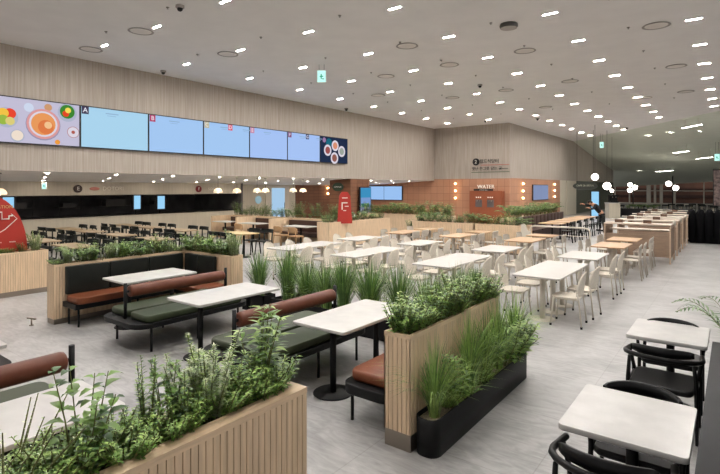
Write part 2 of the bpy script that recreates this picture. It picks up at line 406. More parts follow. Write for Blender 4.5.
exit_sign((-.85, 40.7, 4.2), .28, .46, .2, 'distant exit sign under the sloped ceiling at the right edge', slope_z(-.85, 40.7))
def slope_bar(x0, y0, x1, y1, s):
    a = Vector((x0, y0, slope_z(x0, y0)-.45)); c = Vector((x1, y1, slope_z(x1, y1)-.45))
    e = empty('tube_light', tuple(a), 0, 'long tube light under the sloped ceiling '+s, 'tube light', 'tube lights under the sloped ceiling')
    d = c-a
    b = nb(emat('tube_glow', (250, 250, 240), 60)); sd_ = d.cross(Vector((0,0,1))).normalized()*.05; b.add([tuple(-sd_), tuple(d-sd_), tuple(d+sd_), tuple(sd_)], [(0,1,2,3)]); b.build('tube', e)
    b = nb(M_cmetal); up_ = Vector((0,0,.05)); q_ = [-sd_, d-sd_, d+sd_, sd_]; b.add([tuple(v+Vector((0,0,.004))) for v in q_]+[tuple(v+up_) for v in q_], [(0,3,2,1),(4,5,6,7),(0,1,5,4),(1,2,6,5),(2,3,7,6),(3,0,4,7)]); b.build('housing', e)  # housing added to keep the tube's light off the sloped ceiling
    b = nb(M_cmetal)
    for t in (.15, .85): b.tube([tuple(d*t+Vector((0,0,.05))), tuple(d*t+Vector((0,0,.6)))], .01, 6)
    b.build('hanger', e)
slope_bar(-2.3, 33.5, -1.35, 32.1, 'nearest and longest, close to the flat ceiling')
slope_bar(-3.5, 43.2, -2.5, 42.0, 'middle one of three near the right')
slope_bar(-2.25, 46, -1.2, 44.8, 'third one, beside the right-hand exit sign')
slope_bar(-6.3, 58.5, -4.7, 57.2, 'farthest, just above the windows')
sd = nb(emat('spot_glow', (255, 250, 238), 150)); sd.lathe([(.04,-.03),(.001,-.034)], n=10); sd.use(M_cmetal); sd.lathe([(.065,0),(.065,-.045),(.045,-.045),(.04,-.03)], n=10)
SDP = Proto(sd.build('spot_light'))
for i, (x, y) in enumerate([(-5.4,37.5),(-4.6,38.6),(-3.2,37.2),(-2.4,38.4),(-1.6,36.6),(-6.5,44),(-5.2,46),(-3.6,47),(-2.4,50),(-7.6,50),(-4.4,62),(-3.3,60),(-5.8,66),(-8,60),(-9,68),(-2,66),(-6.5,72),(-3.5,71),(-1,58)]):  # some farther spots near the windows are added to brighten the far zone
    SDP.put((x, y, slope_z(x, y)), 0, f'little round spot light in the sloped ceiling, {ORD[i]} counting outward, some added for brightness', 'spot light', 'spot lights in the sloped ceiling')

# ------------------------------------------------------------------ recess downlights and pendants
b = nb(M_down); b.lathe([(.055,-.012),(.001,-.014)], n=12); b.use(M_cmetal); b.lathe([(.09,0.01),(.09,-.012),(.055,-.012)], n=12)
DL = Proto(b.build('downlight'))
def rz_(X): return 2.62+(X+15.5)*(.3/5.7)
for i, X in enumerate((-16.2, -17.7, -19.2)):
    for j in range(12):
        Y = 4.0+i*.5+2.05*j
        DL.put((X, Y, rz_(X)), 0, f'round downlight in the recess ceiling, {("front","middle","back")[i]} row, {ORD[j]} from the left', 'downlight', 'downlights under the menu screen wall')
pd = empty('pendant_lamp')
b = nb(M_shade); b.lathe([(.17,-.02),(.165,.04),(.13,.10),(.07,.14),(.02,.15)], n=20); b.lathe([(.165,-.02),(.16,.04),(.125,.095),(.02,.14)], n=20); b.build('shade', pd)
b = nb(M_globe); b.ball((0,0,.02), .05); b.build('bulb', pd)
b = nb(M_black); b.cyl(0, 0, .15, .58, .006, 6); b.lathe([(.05,.56),(.05,.58)], n=10); b.build('cord', pd)
PP = Proto(pd)
for x, y, s in ((-16.2,4.87,'above the red dome sign at the far left'),(-16.2,12.13,'first to the right of the kitchen screens'),(-16.2,13.06,'second to the right of the kitchen screens'),(-16.2,14.13,'left one of the pair before the cream wall'),(-16.2,14.6,'right one of the pair before the cream wall'),(-16.2,16.3,'just right of the lit blue door'),(-16.2,16.95,'in front of the brown tiled wall')):
    o = PP.put((x, y, 1.99), 0, 'cream dome pendant lamp '+s, 'pendant lamp', 'dome pendant lamps')

# ------------------------------------------------------------------ menu screens on the left wall
M_bez = mat('screen_bezel', (30, 30, 34), .4)
def disc(b, m, y, z, r, x=-15.395, ry=1.0, n=22):
    b.use(m); b.add([(x, y+r*math.cos(2*PI*k/n), z+r*ry*math.sin(2*PI*k/n)) for k in range(n)], [tuple(range(n))], False)
def E(n, c, s=1.0): return emat('screen_'+n, c, s)
def screen(y0, y1, label, glow, tabs=()):
    e = empty('menu_screen', (0,0,0), 0, label, 'screen', 'row of wall menu screens')
    b = nb(M_bez); b.box(-15.495, -15.41, y0+.004, y1-.004, 3.35, 4.61); b.build('bezel', e)
    b = nb(glow); b.box(-15.41, -15.404, y0+.03, y1-.03, 3.38, 4.58)
    g = b.build('display', e)
    for (yy, c, t) in tabs:
        b = nb(c); b.box(-15.404, -15.40, yy, yy+.2, 4.36, 4.58); q = b.build('tab', g)
        text('letter', t, .2, (-15.398, yy+.1, 4.47), RX, E('w', (235,235,245)), q, .001)
    for (yy, wdt) in [(t[0]+.7, .4) for t in tabs]:
        b = nb(E('line', (140,170,205))); b.box(-15.404, -15.40, yy, yy+wdt, 4.43, 4.46); b.box(-15.404, -15.40, yy+.05, yy+wdt*.8, 4.37, 4.385); b.build('heading', g)
    return e, g
e, g = screen(4.5, 6.64, 'large wall screen at the far left showing plates of food on pale lilac', E('lilac', (190,186,208)))
b = MB()
W_ = E('plate_w', (214,208,220)); G_ = E('plate_g', (170,176,196))
disc(b, E('sh', (150,146,172)), 5.66, 3.92, .44); disc(b, E('bread_edge', (214,150,150)), 5.66, 3.94, .42, -15.394); disc(b, W_, 5.66, 3.94, .36, -15.393); disc(b, E('bread', (226,150,90)), 5.66, 3.94, .31, -15.392); disc(b, E('bread2', (216,120,70)), 5.72, 3.86, .2, -15.391); disc(b, E('bread3', (236,190,140)), 5.78, 3.92, .1, -15.39)
disc(b, G_, 6.28, 4.33, .26); disc(b, E('salad', (60,130,50)), 6.28, 4.36, .2, -15.394); disc(b, E('tom', (220,70,40)), 6.24, 4.3, .09, -15.393); disc(b, E('egg', (240,215,90)), 6.3, 4.4, .08, -15.392)
disc(b, E('rim', (170,110,110)), 6.44, 3.78, .165); disc(b, W_, 6.44, 3.78, .15, -15.394); disc(b, E('star', (170,90,80)), 6.44, 3.78, .05, -15.393)
disc(b, G_, 4.78, 4.03, .27); disc(b, E('tom2', (226,70,50)), 4.86, 4.14, .14, -15.393); disc(b, E('corn', (236,190,70)), 4.7, 4.14, .13, -15.392); disc(b, E('avo', (150,180,70)), 4.7, 3.96, .13, -15.391); disc(b, E('cuc', (214,200,120)), 4.86, 3.94, .11, -15.39)
disc(b, G_, 5.03, 3.56, .17); disc(b, E('rice', (232,216,200)), 5.03, 3.57, .14, -15.393); disc(b, E('bowl', (200,210,230)), 5.3, 4.36, .12); disc(b, E('sauce', (200,150,110)), 5.78, 4.42, .1); disc(b, E('orange', (230,150,60)), 6.02, 3.46, .07)
b.build('food_picture', g)
blu1 = E('blue1', (166, 207, 232)); blu2 = E('blue2', (160, 195, 236)); blu3 = E('blue3', (162, 190, 238))
screen(6.64, 8.78, 'pale blue menu screen with the dark letter A tab', blu1, [(6.68, E('ta', (70,62,84)), 'A')])
screen(8.78, 10.9, 'pale blue menu screen with the crimson letter B tab', blu2, [(8.82, E('tb', (176,60,100)), 'B')])
screen(10.9, 13.05, 'pale blue menu screen with a yellow and a red tab', blu2, [(10.94, E('tc', (190,180,150)), 'C'), (12.0, E('td', (214,90,110)), 'D')])
screen(13.05, 15.15, 'pale blue menu screen with a single pink tab', blu3, [(13.09, E('te', (196,130,160)), 'E')])
screen(15.15, 17.26, 'pale blue menu screen with purple and navy tabs, last before the food picture', blu3, [(15.19, E('tf', (130,80,120)), 'F'), (16.3, E('tg', (70,80,120)), 'G')])
e, g = screen(17.26, 19.34, 'dark teal wall screen at the right end showing four bowls', E('teal', (34,46,72)))
b = MB(); disc(b, E('teal2', (30,100,120)), 17.9, 4.3, .22, -15.397)
for (y, z, r, c) in ((17.8,3.95,.27,(150,80,80)),(18.35,4.2,.26,(210,140,110)),(18.85,3.95,.27,(150,160,150)),(18.3,3.6,.28,(140,90,80))):
    disc(b, W_, y, z, r, -15.394); disc(b, E('f%d' % int(y*10+z*10), c), y, z, r*.65, -15.393)
disc(b, E('pk', (150,120,160)), 17.55, 4.42, .12, -15.394)
b.build('food_picture', g)

# ------------------------------------------------------------------ lettering on the far wall, water station
s = empty('wall_lettering', (-12.9, 28.5, 3.2), 0, 'black Korean lettering with a red and a green rule on the far wall', 'lettering')
text('lettering', '월드식당터', .27, (.52, -.02, .56), RY, M_txtk, s, .01, 'LEFT')
text('lettering', '맛난 한그릇 담는 곳', .235, (0.02, -.02, .12), RY, M_txtk, s, .01, 'LEFT')
b = nb(M_txtk); b.tube([(.3,0,.55),(.3,-.05,.55)], .22, 24); q = b.build('badge', s)
text('badge_numeral', '2', .3, (.3, -.06, .55), RY, M_txtw, q, .004)
b = nb(mat('rule_red', (190, 70, 60), .5)); b.box(.6, 2.38, -.03, 0, .33, .355); b.build('red_rule', s)
b = nb(mat('rule_green', (60, 84, 56), .5)); b.box(0, 2.4, -.03, 0, -.1, -.07); b.build('green_rule', s)
b = nb(M_txtk); b.box(1.75, 2.3, -.02, 0, .1, .13); b.build('dash', s)
s = empty('water_station', (-11.85, 28.1, 0), 0, 'terracotta water dispenser cabinet with two taps under the WATER sign', 'water station')
M_kio = mat('kiosk_terracotta', (150, 82, 52), .45, noise=.04, nscale=3)
b = nb(M_kio); b.box(-1.0, 1.05, 0, .38, 0, 1.98); b.build('cabinet', s)
for x in (-.62, .12):
    b = nb(mat('niche_steel', (120, 112, 110), .35, metal=.5)); b.box(x, x+.42, -.01, 0, 1.0, 1.45); q = b.build('niche', s)
    b = nb(M_steel)
    for k in range(2): b.tube([(x+.13+.16*k, -.01, 1.38),(x+.13+.16*k, -.1, 1.38),(x+.13+.16*k, -.1, 1.3)], .02, 8)
    b.build('tap', q)
    b = nb(emat('label_glow', (250, 240, 225), 1.0))
    for k in range(3): b.box(x+.03+k*.13, x+.1+k*.13, -.012, 0, 1.56, 1.62)
    b.build('lit_label', s)
text('sign_lettering', 'WATER', .32, (-.1, .34, 2.22), RY, mat('sign_ivory', (236,228,214), .5, emit=(236,228,214), es=.35), s, .02)
b = nb(M_txtk); b.box(-.72, .5, -.03, .0, 1.985, 2.09); q = b.build('sign_strip', s)
text('strip_lettering', 'drinks & water', .09, (-.1, -.035, 2.035), RY, M_txtw, q, .002)

# sconces
sn = empty('wall_sconce')
b = nb(M_cmetal); b.tube([(0,0,0),(0,-.05,0)], .035, 10); b.build('mount', sn)
b = nb(M_sconce); b.ball((0,-.09,0), .055, n=12, m=8); b.build('globe', sn)
SN = Proto(sn)
H3 = ((2.42,'top'),(1.97,'middle'),(1.52,'bottom'))
for z, t in H3:
    SN.put((-13.96, 28.5, z), 0, f'round globe sconce on the terracotta back wall, {t} of its three', 'sconce', 'globe sconces left of the water station')
    SN.put((-10.5, 30.6, z), PI/2, f'round globe sconce left of the wall television, {t} of its three', 'sconce', 'globe sconces left of the television')
    SN.put((-10.5, 37.4, z), PI/2, f'round globe sconce right of the wall television, {t} of its three', 'sconce', 'globe sconces right of the television')
    SN.put((-21, 24.2, 2.15-(1.97-z)*.8), PI/2, f'round globe sconce on the brown tiled recess wall, {t} of its three', 'sconce', 'globe sconces in the recess')
def tv(name, loc, w_, h_, rz, label, cat, cols_, split=True, dep=.08):
    e = empty(name, loc, rz, label, cat)
    b = nb(M_bez); b.box(-w_/2, w_/2, -dep, 0, -h_/2, h_/2); b.build('casing', e)
    n = 2 if split else 1
    for i in range(n):
        x0 = -w_/2+.04+i*(w_-.06)/n
        b = nb(cols_); b.box(x0, x0+(w_-.06)/n-.03, -dep-.005, -dep, -h_/2+.04, h_/2-.04); b.build('display', e)
    return e
tv('wall_television', (-10.5, 34.2, 1.85), 3.3, 1.05, PI/2, 'split wall television between two columns of globe lights on the terracotta wall', 'television', E('tv1', (128,142,176)))
tv('wall_television', (-19.4, 28.5, 1.8), 3.0, 1.0, 0, 'double pale blue screen on the shaded back wall right of the pier', 'television', E('tv2', (150,188,235)))
k = tv('digital_kiosk', (-15.42, 20.75, 1.45), .95, 1.5, PI/2, 'upright digital poster screen on the brown pier showing a blue picture', 'digital screen', E('ks', (120,150,200)), False, .1)
b = nb(M_black); b.box(-.3, .3, -.1, 0, -1.42, -.75); b.box(-.45, .45, -.3, .0, -1.45, -1.42); b.build('stand', k)
b = nb(E('ks3', (60,140,185))); b.box(-.45, .45, -.108, -.104, .2, .7); b.use(E('ks4', (170,170,215))); b.box(-.45, .45, -.108, -.104, -.7, -.3); b.use(E('ks5', (60,110,90))); b.box(-.4, .3, -.11, -.105, -.3, -.1); b.build('picture', k)
s = empty('oval_sign', (-16.2, 19.55, 2.2), .3, 'dark green oval sign fixed to the left face of the brown pier', 'sign')
b = nb(mat('sign_green', (28, 50, 28), .5)); n_0 = 28
pts = [(.3*math.cos(2*PI*i/28), .22*math.sin(2*PI*i/28)) for i in range(28)]
b.prism(pts, 0, .06); b.xf(Matrix.Rotation(PI/2, 4, 'X')); b.build('plate', s)
text('lettering', 'FORESTORE', .075, (0, -.07, 0), RY, M_txtw, s, .002)
b = nb(M_black); b.box(-.02, .02, 0, .16, -.02, .02); b.build('bracket', s)

# ------------------------------------------------------------------ kitchen counter at the left
c = empty('serving_counter', (-20.34, 5, 0), 0, 'long cream panelled kitchen serving counter at the back left', 'counter')
b = nb(M_cream); b.box(-.3, .3, -11, 11.3, 0, 1.03); b.build('front_panel', c)
b = nb(M_blk2); b.box(-.34, .34, -11, 11.35, 1.03, 1.07); b.build('worktop', c)
for i, (y, wd, h_) in enumerate(((7.4,1.3,.5),(9.4,.9,.35),(11.4,1.5,.6),(13.6,1.1,.4),(5.0,1.2,.45))):
    e = empty('kitchen_shelf', (-23, y, 0), 0, f'dim steel kitchen rack behind the counter, {ORD[[4,1,2,3,0][i] if False else i]} seen from the counter screens', 'kitchen rack', 'racks in the dark kitchen')
    b = nb(M_kwall); b.box(-.3, .3, -wd/2, wd/2, 0, .9); b.build('cabinet', e)
    b = nb(mat('dim_steel', (92, 88, 86), .4, metal=.4)); b.box(-.25, .25, -wd/2, wd/2, 1.3, 1.33); b.cyl(.2, wd/2-.05, .9, 1.7, .02, 6); b.cyl(.2, -wd/2+.05, .9, 1.7, .02, 6); b.box(-.2, .2, -wd*.3, wd*.3, 1.33, 1.33+h_*.5); b.build('rack', e)
for y, s_, z in ((6.25,'left of the kitchen opening beside the red dome sign',1.55),(10.85,'tilted on the left in the kitchen opening',1.55),(11.95,'right of the tilted one in the kitchen opening',1.52)):
    tv('order_screen', (-20.0, y, z), .42, .64, PI/2+(.25 if 'tilted' in s_ and y < 11 else 0), 'small upright blue order screen '+s_, 'screen', E('os', (150,205,240)), False, .06)
    b = nb(M_black); b.cyl(-20.06, y, 1.07, z-.3, .02, 8); tag(b.build('screen_stand'), 'black post of the small screen '+s_, 'stand')
s = empty('shop_sign', (-20.05, 8.55, 2.12), 0, 'round dark badge with letter E and faint shop name at the left', 'sign')
b = nb(mat('badge_dark', (52, 30, 26), .5)); b.tube([(0,0,0),(.05,0,0)], .15, 24); q = b.build('badge', s)
text('badge_letter', 'E', .2, (.056, 0, 0), RX, M_txtw, q, .002)
b = nb(mat('faded_red', (176, 112, 100), .6)); b.ball((.02, .62, 0), .02, .2, .07); b.build('emblem', s)
text('shop_name', 'DOTORI', .22, (.03, 1.35, 0), RX, mat('pale_name', (226, 220, 206), .5), s, .006)
s = empty('shop_sign', (-20.05, 13.9, 2.1), 0, 'round crimson badge sign over the kitchen right of the order screens', 'sign')
b = nb(mat('badge_red', (120, 26, 36), .5)); b.tube([(0,0,0),(.05,0,0)], .15, 24); q = b.build('badge', s)
text('badge_letter', 'F', .2, (.056, 0, 0), RX, M_txtw, q, .002)
text('shop_name', 'KOOKSU', .18, (.02, .9, 0), RX, mat('pale_name', (196, 188, 172), .5), s, .006)
# door in the recess
b = nb(M_cmetal); b.box(-21, -20.94, 18.9, 20.75, 0, 2.25); d = struct(b, 'door_1')
b = nb(E('door', (170,205,235), .9)); b.box(-20.94, -20.92, 19.35, 20.35, .1, 2.15); b.build('lit_pane', d)
b = nb(M_black); b.cyl(-20.88, 20.3, .9, 1.3, .015, 8); b.build('door_handle', d)
b = nb(E('rnd', (176,206,214), .6)); b.tube([(0,0,0),(.03,0,0)], .22, 24); tag(b.build('round_sign', loc=(-21, 18.4, 1.5)), 'small pale round sign on the cream wall left of the lit door', 'sign')

# ------------------------------------------------------------------ plants
def leafq(b, p, d, up, ln, wd, bend=.25):
    d = d.normalized(); s = d.cross(up)
    if s.length < 1e-3: s = d.cross(Vector((1,0,0)))
    s.normalize(); n = s.cross(d).normalized()
    m1 = p+d*ln*.38+n*ln*.06; m2 = p+d*ln*.72-n*ln*bend*.3; t = p+d*ln-n*ln*bend
    w1 = wd*.5; w2 = wd*.38
    b.add([p, m1+s*w1+n*wd*.12, m1, m1-s*w1+n*wd*.12, m2+s*w2+n*wd*.08, m2, m2-s*w2+n*wd*.08, t],
          [(0,2,1),(0,3,2),(1,2,5,4),(2,3,6,5),(4,5,7),(5,6,7)], True)
def rdir(rr, zmin=-.2, zmax=.9):
    a = rr.uniform(0, 2*PI); z = rr.uniform(zmin, zmax); q = math.sqrt(max(.05, 1-z*z)); return Vector((q*math.cos(a), q*math.sin(a), z))
def shrub(seed, stems, h, r, ll, lw, per, mats, start=.15, droop=.2, whorl=2, upness=.35, hv=.35):
    rr = random.Random(seed); e = empty('leafy_plant')
    st = nb(L_stem); fo = MB()
    for i in range(stems):
        a = rr.uniform(0, 2*PI); q = math.sqrt(rr.random())*r; hh = h*rr.uniform(1-hv, 1)
        b0 = Vector((math.cos(a)*q*.35, math.sin(a)*q*.35, 0)); tp = Vector((math.cos(a)*q, math.sin(a)*q, hh))
        md = b0.lerp(tp, .5)-Vector((math.cos(a), math.sin(a), 0))*q*.15
        pt = lambda t: b0*(1-t)**2+md*2*t*(1-t)+tp*t*t
        st.tube([pt(0), pt(.5), pt(1)], [.006, .004, .002], 4, False)
        for k in range(per):
            t = start+(1-start)*(k+.5)/per; p_ = pt(t); a0 = rr.uniform(0, 2*PI)
            for w_ in range(whorl):
                aa = a0+2*PI*w_/whorl+k*1.2
                d = Vector((math.cos(aa), math.sin(aa), upness+rr.uniform(-.25, .35)))
                fo.use(mats[min(len(mats)-1, int(rr.random()**1.3*len(mats)))])
                sc_ = rr.uniform(.65, 1.1)*(1-.35*t)
                leafq(fo, p_, d, Vector((0,0,1)), ll*sc_, lw*sc_, droop)
    st.build('stem', e); fo.build('foliage', e); return e
def grass(seed, n, h, r, mats, wd=.008, lean=.45, r0=.05):
    rr = random.Random(seed); fo = MB()
    for i in range(n):
        a = rr.uniform(0, 2*PI); q = rr.random()**.8; hh = h*rr.uniform(.55, 1)
        base = Vector((math.cos(a), math.sin(a), 0))*r0*rr.random(); out = Vector((math.cos(a), math.sin(a), 0))
        side = Vector((-math.sin(a), math.cos(a), 0)); fo.use(rr.choice(mats))
        L_ = r*q; vs = []; K = 5; dr = lean*q*hh*.5
        for k in range(K+1):
            t = k/K; p_ = base+out*L_*t**1.8+Vector((0,0,hh*t-dr*t**3)); ww = wd*(1-t)**.6*.5
            vs += [p_+side*ww, p_-side*ww]
        fo.add(vs, [(2*k, 2*k+1, 2*k+3, 2*k+2) for k in range(K)], True)
    return fo
def grassplant(seed, n, h, r, mats, **k):
    e = empty('grass_clump'); grass(seed, n, h, r, mats, **k).build('foliage', e)
    b = nb(L_stem); b.lathe([(.05,-.01),(.045,.03),(.001,.05)], n=8); b.build('crown', e); return e
def frond(b, base, a, ln, h, mats, rr, nl=14, lw=.016, ll=.12):
    out = Vector((math.cos(a), math.sin(a), 0)); side = Vector((-math.sin(a), math.cos(a), 0)); prev = None
    pts = [base+out*ln*t+Vector((0,0,h*math.sin(t*PI*.62))) for t in [k/nl for k in range(nl+1)]]
    b.use(L_stem); b.tube(pts, .003, 4, False)
    for k in range(2, nl+1):
        d = (pts[k]-pts[k-1]).normalized(); s_ = ll*math.sin(PI*min(.97, k/nl*.9+.08))
        for sg in (-1, 1):
            b.use(rr.choice(mats)); leafq(b, pts[k], side*sg+d*.7, Vector((0,0,1)), s_, lw, .2)
def fern(seed, n, ln, h, mats, **k):
    rr = random.Random(seed); e = empty('fern'); b = MB()
    for i in range(n): frond(b, Vector((0,0,0)), 2*PI*i/n+rr.uniform(-.3,.3), ln*rr.uniform(.7,1), h*rr.uniform(.6,1.1), mats, rr, **k)
    b.build('foliage', e)
    b = nb(L_stem); b.lathe([(.03,-.01),(.03,.03),(.001,.04)], n=8); b.build('crown', e); return e
GR = [L_mid, L_dark, L_lite]; GD = [L_dark, L_mid]; GL = [L_lite, L_mid]; GP = [L_pale, L_blue]
BUSH = [Proto(shrub(1, 24, .36, .20, .075, .042, 8, GR, upness=.3, hv=.6)), Proto(shrub(2, 24, .32, .22, .085, .03, 9, [L_mid, L_lite, L_lite, L_dark], upness=.45, hv=.6, whorl=3)), Proto(shrub(3, 20, .38, .20, .08, .05, 7, [L_mid, L_dark, L_blue, L_lite], upness=.25, hv=.6))]
LOW = [Proto(shrub(4, 46, .17, .19, .04, .018, 8, [L_mid, L_lite], whorl=3)), Proto(shrub(5, 42, .15, .19, .036, .02, 8, [L_mid, L_dark, L_lite], whorl=3))]
SPIKE = [Proto(shrub(6, 8, .52, .10, .05, .016, 24, [L_mid, L_dark, L_lite], whorl=3, droop=.05, upness=.4))]
PALE = [Proto(shrub(7, 14, .52, .20, .055, .014, 30, [L_pale, L_pale, L_blue, L_lite], whorl=6, droop=.05, upness=.55)), Proto(shrub(8, 14, .42, .22, .05, .014, 26, [L_pale, L_lite, L_blue], whorl=6, upness=.55))]
BIG = [Proto(shrub(9, 6, .50, .16, .11, .068, 6, [L_mid, L_dark, L_mid], start=.3, droop=.3, whorl=2))]
OLE = [Proto(shrub(10, 7, .54, .19, .17, .042, 6, [L_blue, L_lite, L_mid], start=.25, droop=.25, whorl=4, upness=.45))]
WISP = [Proto(shrub(11, 10, .34, .30, .02, .008, 14, [L_pale, L_pale, L_lite], whorl=2, droop=.05))]
FERN = [Proto(fern(12, 9, .34, .22, [L_mid, L_lite])), Proto(fern(13, 10, .38, .26, [L_dark, L_mid]))]
TALL = [Proto(grassplant(14, 320, .98, .42, [L_grd, L_grd, L_grass], wd=.014, lean=.25, r0=.09)), Proto(grassplant(15, 300, .92, .46, [L_grd, L_grass], wd=.014, lean=.3, r0=.09))]
ARCH = [Proto(grassplant(16, 250, .85, .62, [L_grass, L_grass, L_lite, L_grd], wd=.010, lean=.95, r0=.05)), Proto(grassplant(17, 230, .9, .55, [L_grass, L_grd, L_lite], wd=.010, lean=.8, r0=.05))]
RUST = [Proto(shrub(18, 20, .28, .15, .05, .02, 8, [L_red, L_mid, L_lite]))]
TREEY = [Proto(shrub(19, 26, .8, .42, .14, .06, 8, [L_dark, L_mid]))]
BACK = [Proto(shrub(20, 18, .5, .3, .13, .05, 6, [L_dark, L_mid, L_lite])), Proto(fern(21, 12, .5, .36, [L_dark, L_mid], lw=.03, ll=.18)), Proto(shrub(22, 20, .42, .3, .12, .045, 5, [L_mid, L_lite, L_dark]))]
NAMES = {id(BUSH):'bushy green shrub', id(LOW):'low fine-leaved cushion plant', id(SPIKE):'upright spiky green herb', id(PALE):'pale grey-green feathery shrub', id(BIG):'tall oval-leaved plant', id(OLE):'tall plant with pointed pale leaves',
         id(WISP):'wispy pale plant', id(FERN):'arching fern', id(TALL):'tall dark green grass clump', id(ARCH):'arching fine grass clump', id(RUST):'rust tinged shrub', id(BACK):'broad-leaved green plant', id(TREEY):'tall dark bush'}
def plant(kind, x, y, z, where, grp, s=1.0, hs=None):
    p_ = R.choice(kind)
    o = p_.put((x, y, z), R.uniform(0, 6.28), f'{NAMES[id(kind)]} {where}', 'plant', grp, (s, s, hs or s))
    return o

# ------------------------------------------------------------------ slatted oak planters
def slat_planter(name, x0, x1, y0, y1, h, label, kick=.1, slat=.042, faces='all', cap=.03, soil=.05):
    cx, cy = (x0+x1)/2, (y0+y1)/2
    e = empty(name, (cx, cy, 0), 0, label, 'planter')
    X0, X1, Y0, Y1 = x0-cx, x1-cx, y0-cy, y1-cy
    b = nb(M_oakdark); b.box(X0+.012, X1-.012, Y0+.012, Y1-.012, kick, h-soil-.02); b.build('box', e)
    b = nb(M_oak); g = .006
    def run(a0, a1, f):
        n = max(1, round((a1-a0)/slat)); s = (a1-a0)/n
        for i in range(n): f(a0+i*s+g/2*(i > 0), a0+(i+1)*s-g/2)
    run(X0, X1, lambda u, v: b.box(u, v, Y0, Y0+.012, kick, h-.035))
    run(X0, X1, lambda u, v: b.box(u, v, Y1-.012, Y1, kick, h-.035))
    run(Y0, Y1, lambda u, v: b.box(X0, X0+.012, u, v, kick, h-.035))
    run(Y0, Y1, lambda u, v: b.box(X1-.012, X1, u, v, kick, h-.035))
    b.build('slats', e)
    b = nb(M_oakcap); b.box(X0, X0+cap, Y0, Y1, h-.035, h); b.box(X1-cap, X1, Y0, Y1, h-.035, h); b.box(X0+cap, X1-cap, Y0, Y0+cap, h-.035, h); b.box(X0+cap, X1-cap, Y1-cap, Y1, h-.035, h); b.build('cap', e)
    if kick:
        b = nb(M_steel); b.box(X0+.004, X1-.004, Y0+.004, Y1-.004, 0, kick); b.build('kick_plate', e)
    b = nb(M_soil); b.box(X0+cap, X1-cap, Y0+cap, Y1-cap, h-soil-.02, h-soil); b.build('soil', e)
    return e
# P1: front left planter
slat_planter('oak_planter', -2.42, -2.05, -.6, 2.18, .95, 'long slatted oak planter in the left foreground, filled with herbs', 0.0, cap=.09)
i = 0; g1 = 'plants in the front left oak planter'
BO=0
def w1(i): return f'in the front left planter, {ORD[i]} from its right'
seq = [(-2.24,2.08,BUSH,.8),(-2.33,2.02,OLE,1.0),(-2.22,1.96,LOW,1.1),(-2.33,1.88,BUSH,.85),(-2.22,1.82,BUSH,.7),(-2.24,1.7,LOW,1.15),(-2.34,1.7,PALE,1.0),(-2.22,1.6,PALE,.7),(-2.33,1.55,PALE,.85),(-2.24,1.48,BUSH,.7),(-2.34,1.44,BIG,.8),
       (-2.2,1.38,LOW,1.0),(-2.32,1.32,SPIKE,.8),(-2.24,1.24,BUSH,.62),(-2.2,1.14,LOW,1.0),(-2.34,1.14,LOW,1.0),(-2.28,1.0,BIG,1.0),(-2.2,.95,BUSH,.6),(-2.34,.9,LOW,1.1),(-2.22,.8,LOW,1.0),(-2.34,.72,WISP,1.1),(-2.22,.66,LOW,1.1),(-2.3,.56,WISP,.9),(-2.2,.5,LOW,1.0)]
for i, (x, y, kd, s_) in enumerate(seq): plant(kd, x, y, .90, w1(i), g1, s_)
# P2: centre planter + black trough
slat_planter('oak_planter', -2.34, -2.08, 3.43, 5.3, .95, 'slatted oak planter in the centre foreground with dense shrubs and a steel kick plate', .14, cap=.03)
for i in range(15):
    y = 3.53+i*.12; kd = (BUSH, BUSH, LOW, BUSH, PALE if i == 9 else BUSH)[i % 5]
    plant(kd, -2.21+R.uniform(-.03, .03), y, .90, f'in the centre planter, {ORD[i]} from its near end', 'shrubs in the centre oak planter', (1.0 if kd is not LOW else 1.1)*R.uniform(.9, 1.15))
for i, y in enumerate((4.2, 4.75, 5.1)): plant(TALL, -2.26, y, .85, f'rising from the centre planter, {ORD[i]} from the near end', 'grass in the centre oak planter', .5)
e = empty('planter_trough', (-1.97, 4.55, 0), 0, 'low black metal trough with rounded end along the centre oak planter', 'planter')
b = nb(M_black); out = rrect(-.105, .105, -1.1, 1.12, .09, 6); inn = rrect(-.093, .093, -1.088, 1.108, .08, 6); n = len(out)
b.add([(x,y,0) for x,y in out]+[(x,y,.3) for x,y in out]+[(x,y,.3) for x,y in inn]+[(x,y,.2) for x,y in inn],
      [(i, (i+1)%n, n+(i+1)%n, n+i) for i in range(n)]+[(n+i, n+(i+1)%n, 2*n+(i+1)%n, 2*n+i) for i in range(n)]+[(2*n+i, 2*n+(i+1)%n, 3*n+(i+1)%n, 3*n+i) for i in range(n)]+[tuple(range(n))[::-1]], True)
b.build('shell', e)
b = nb(M_pebble); b.prism(inn, .2, .265); b.build('gravel', e)
for i, (y, kd, s_) in enumerate(((3.62,ARCH,.92),(3.85,LOW,.8),(4.0,OLE,.85),(4.12,LOW,1.1),(4.3,ARCH,.98),(4.5,LOW,1.1),(4.68,ARCH,.9),(4.85,OLE,.85),(5.0,ARCH,1.0),(5.18,BUSH,1.5),(5.35,BUSH,1.6),(5.5,ARCH,.95))):
    plant(kd, -1.97, y, .26, f'in the low black trough, {ORD[i]} from its near end', 'plants in the black trough', s_)

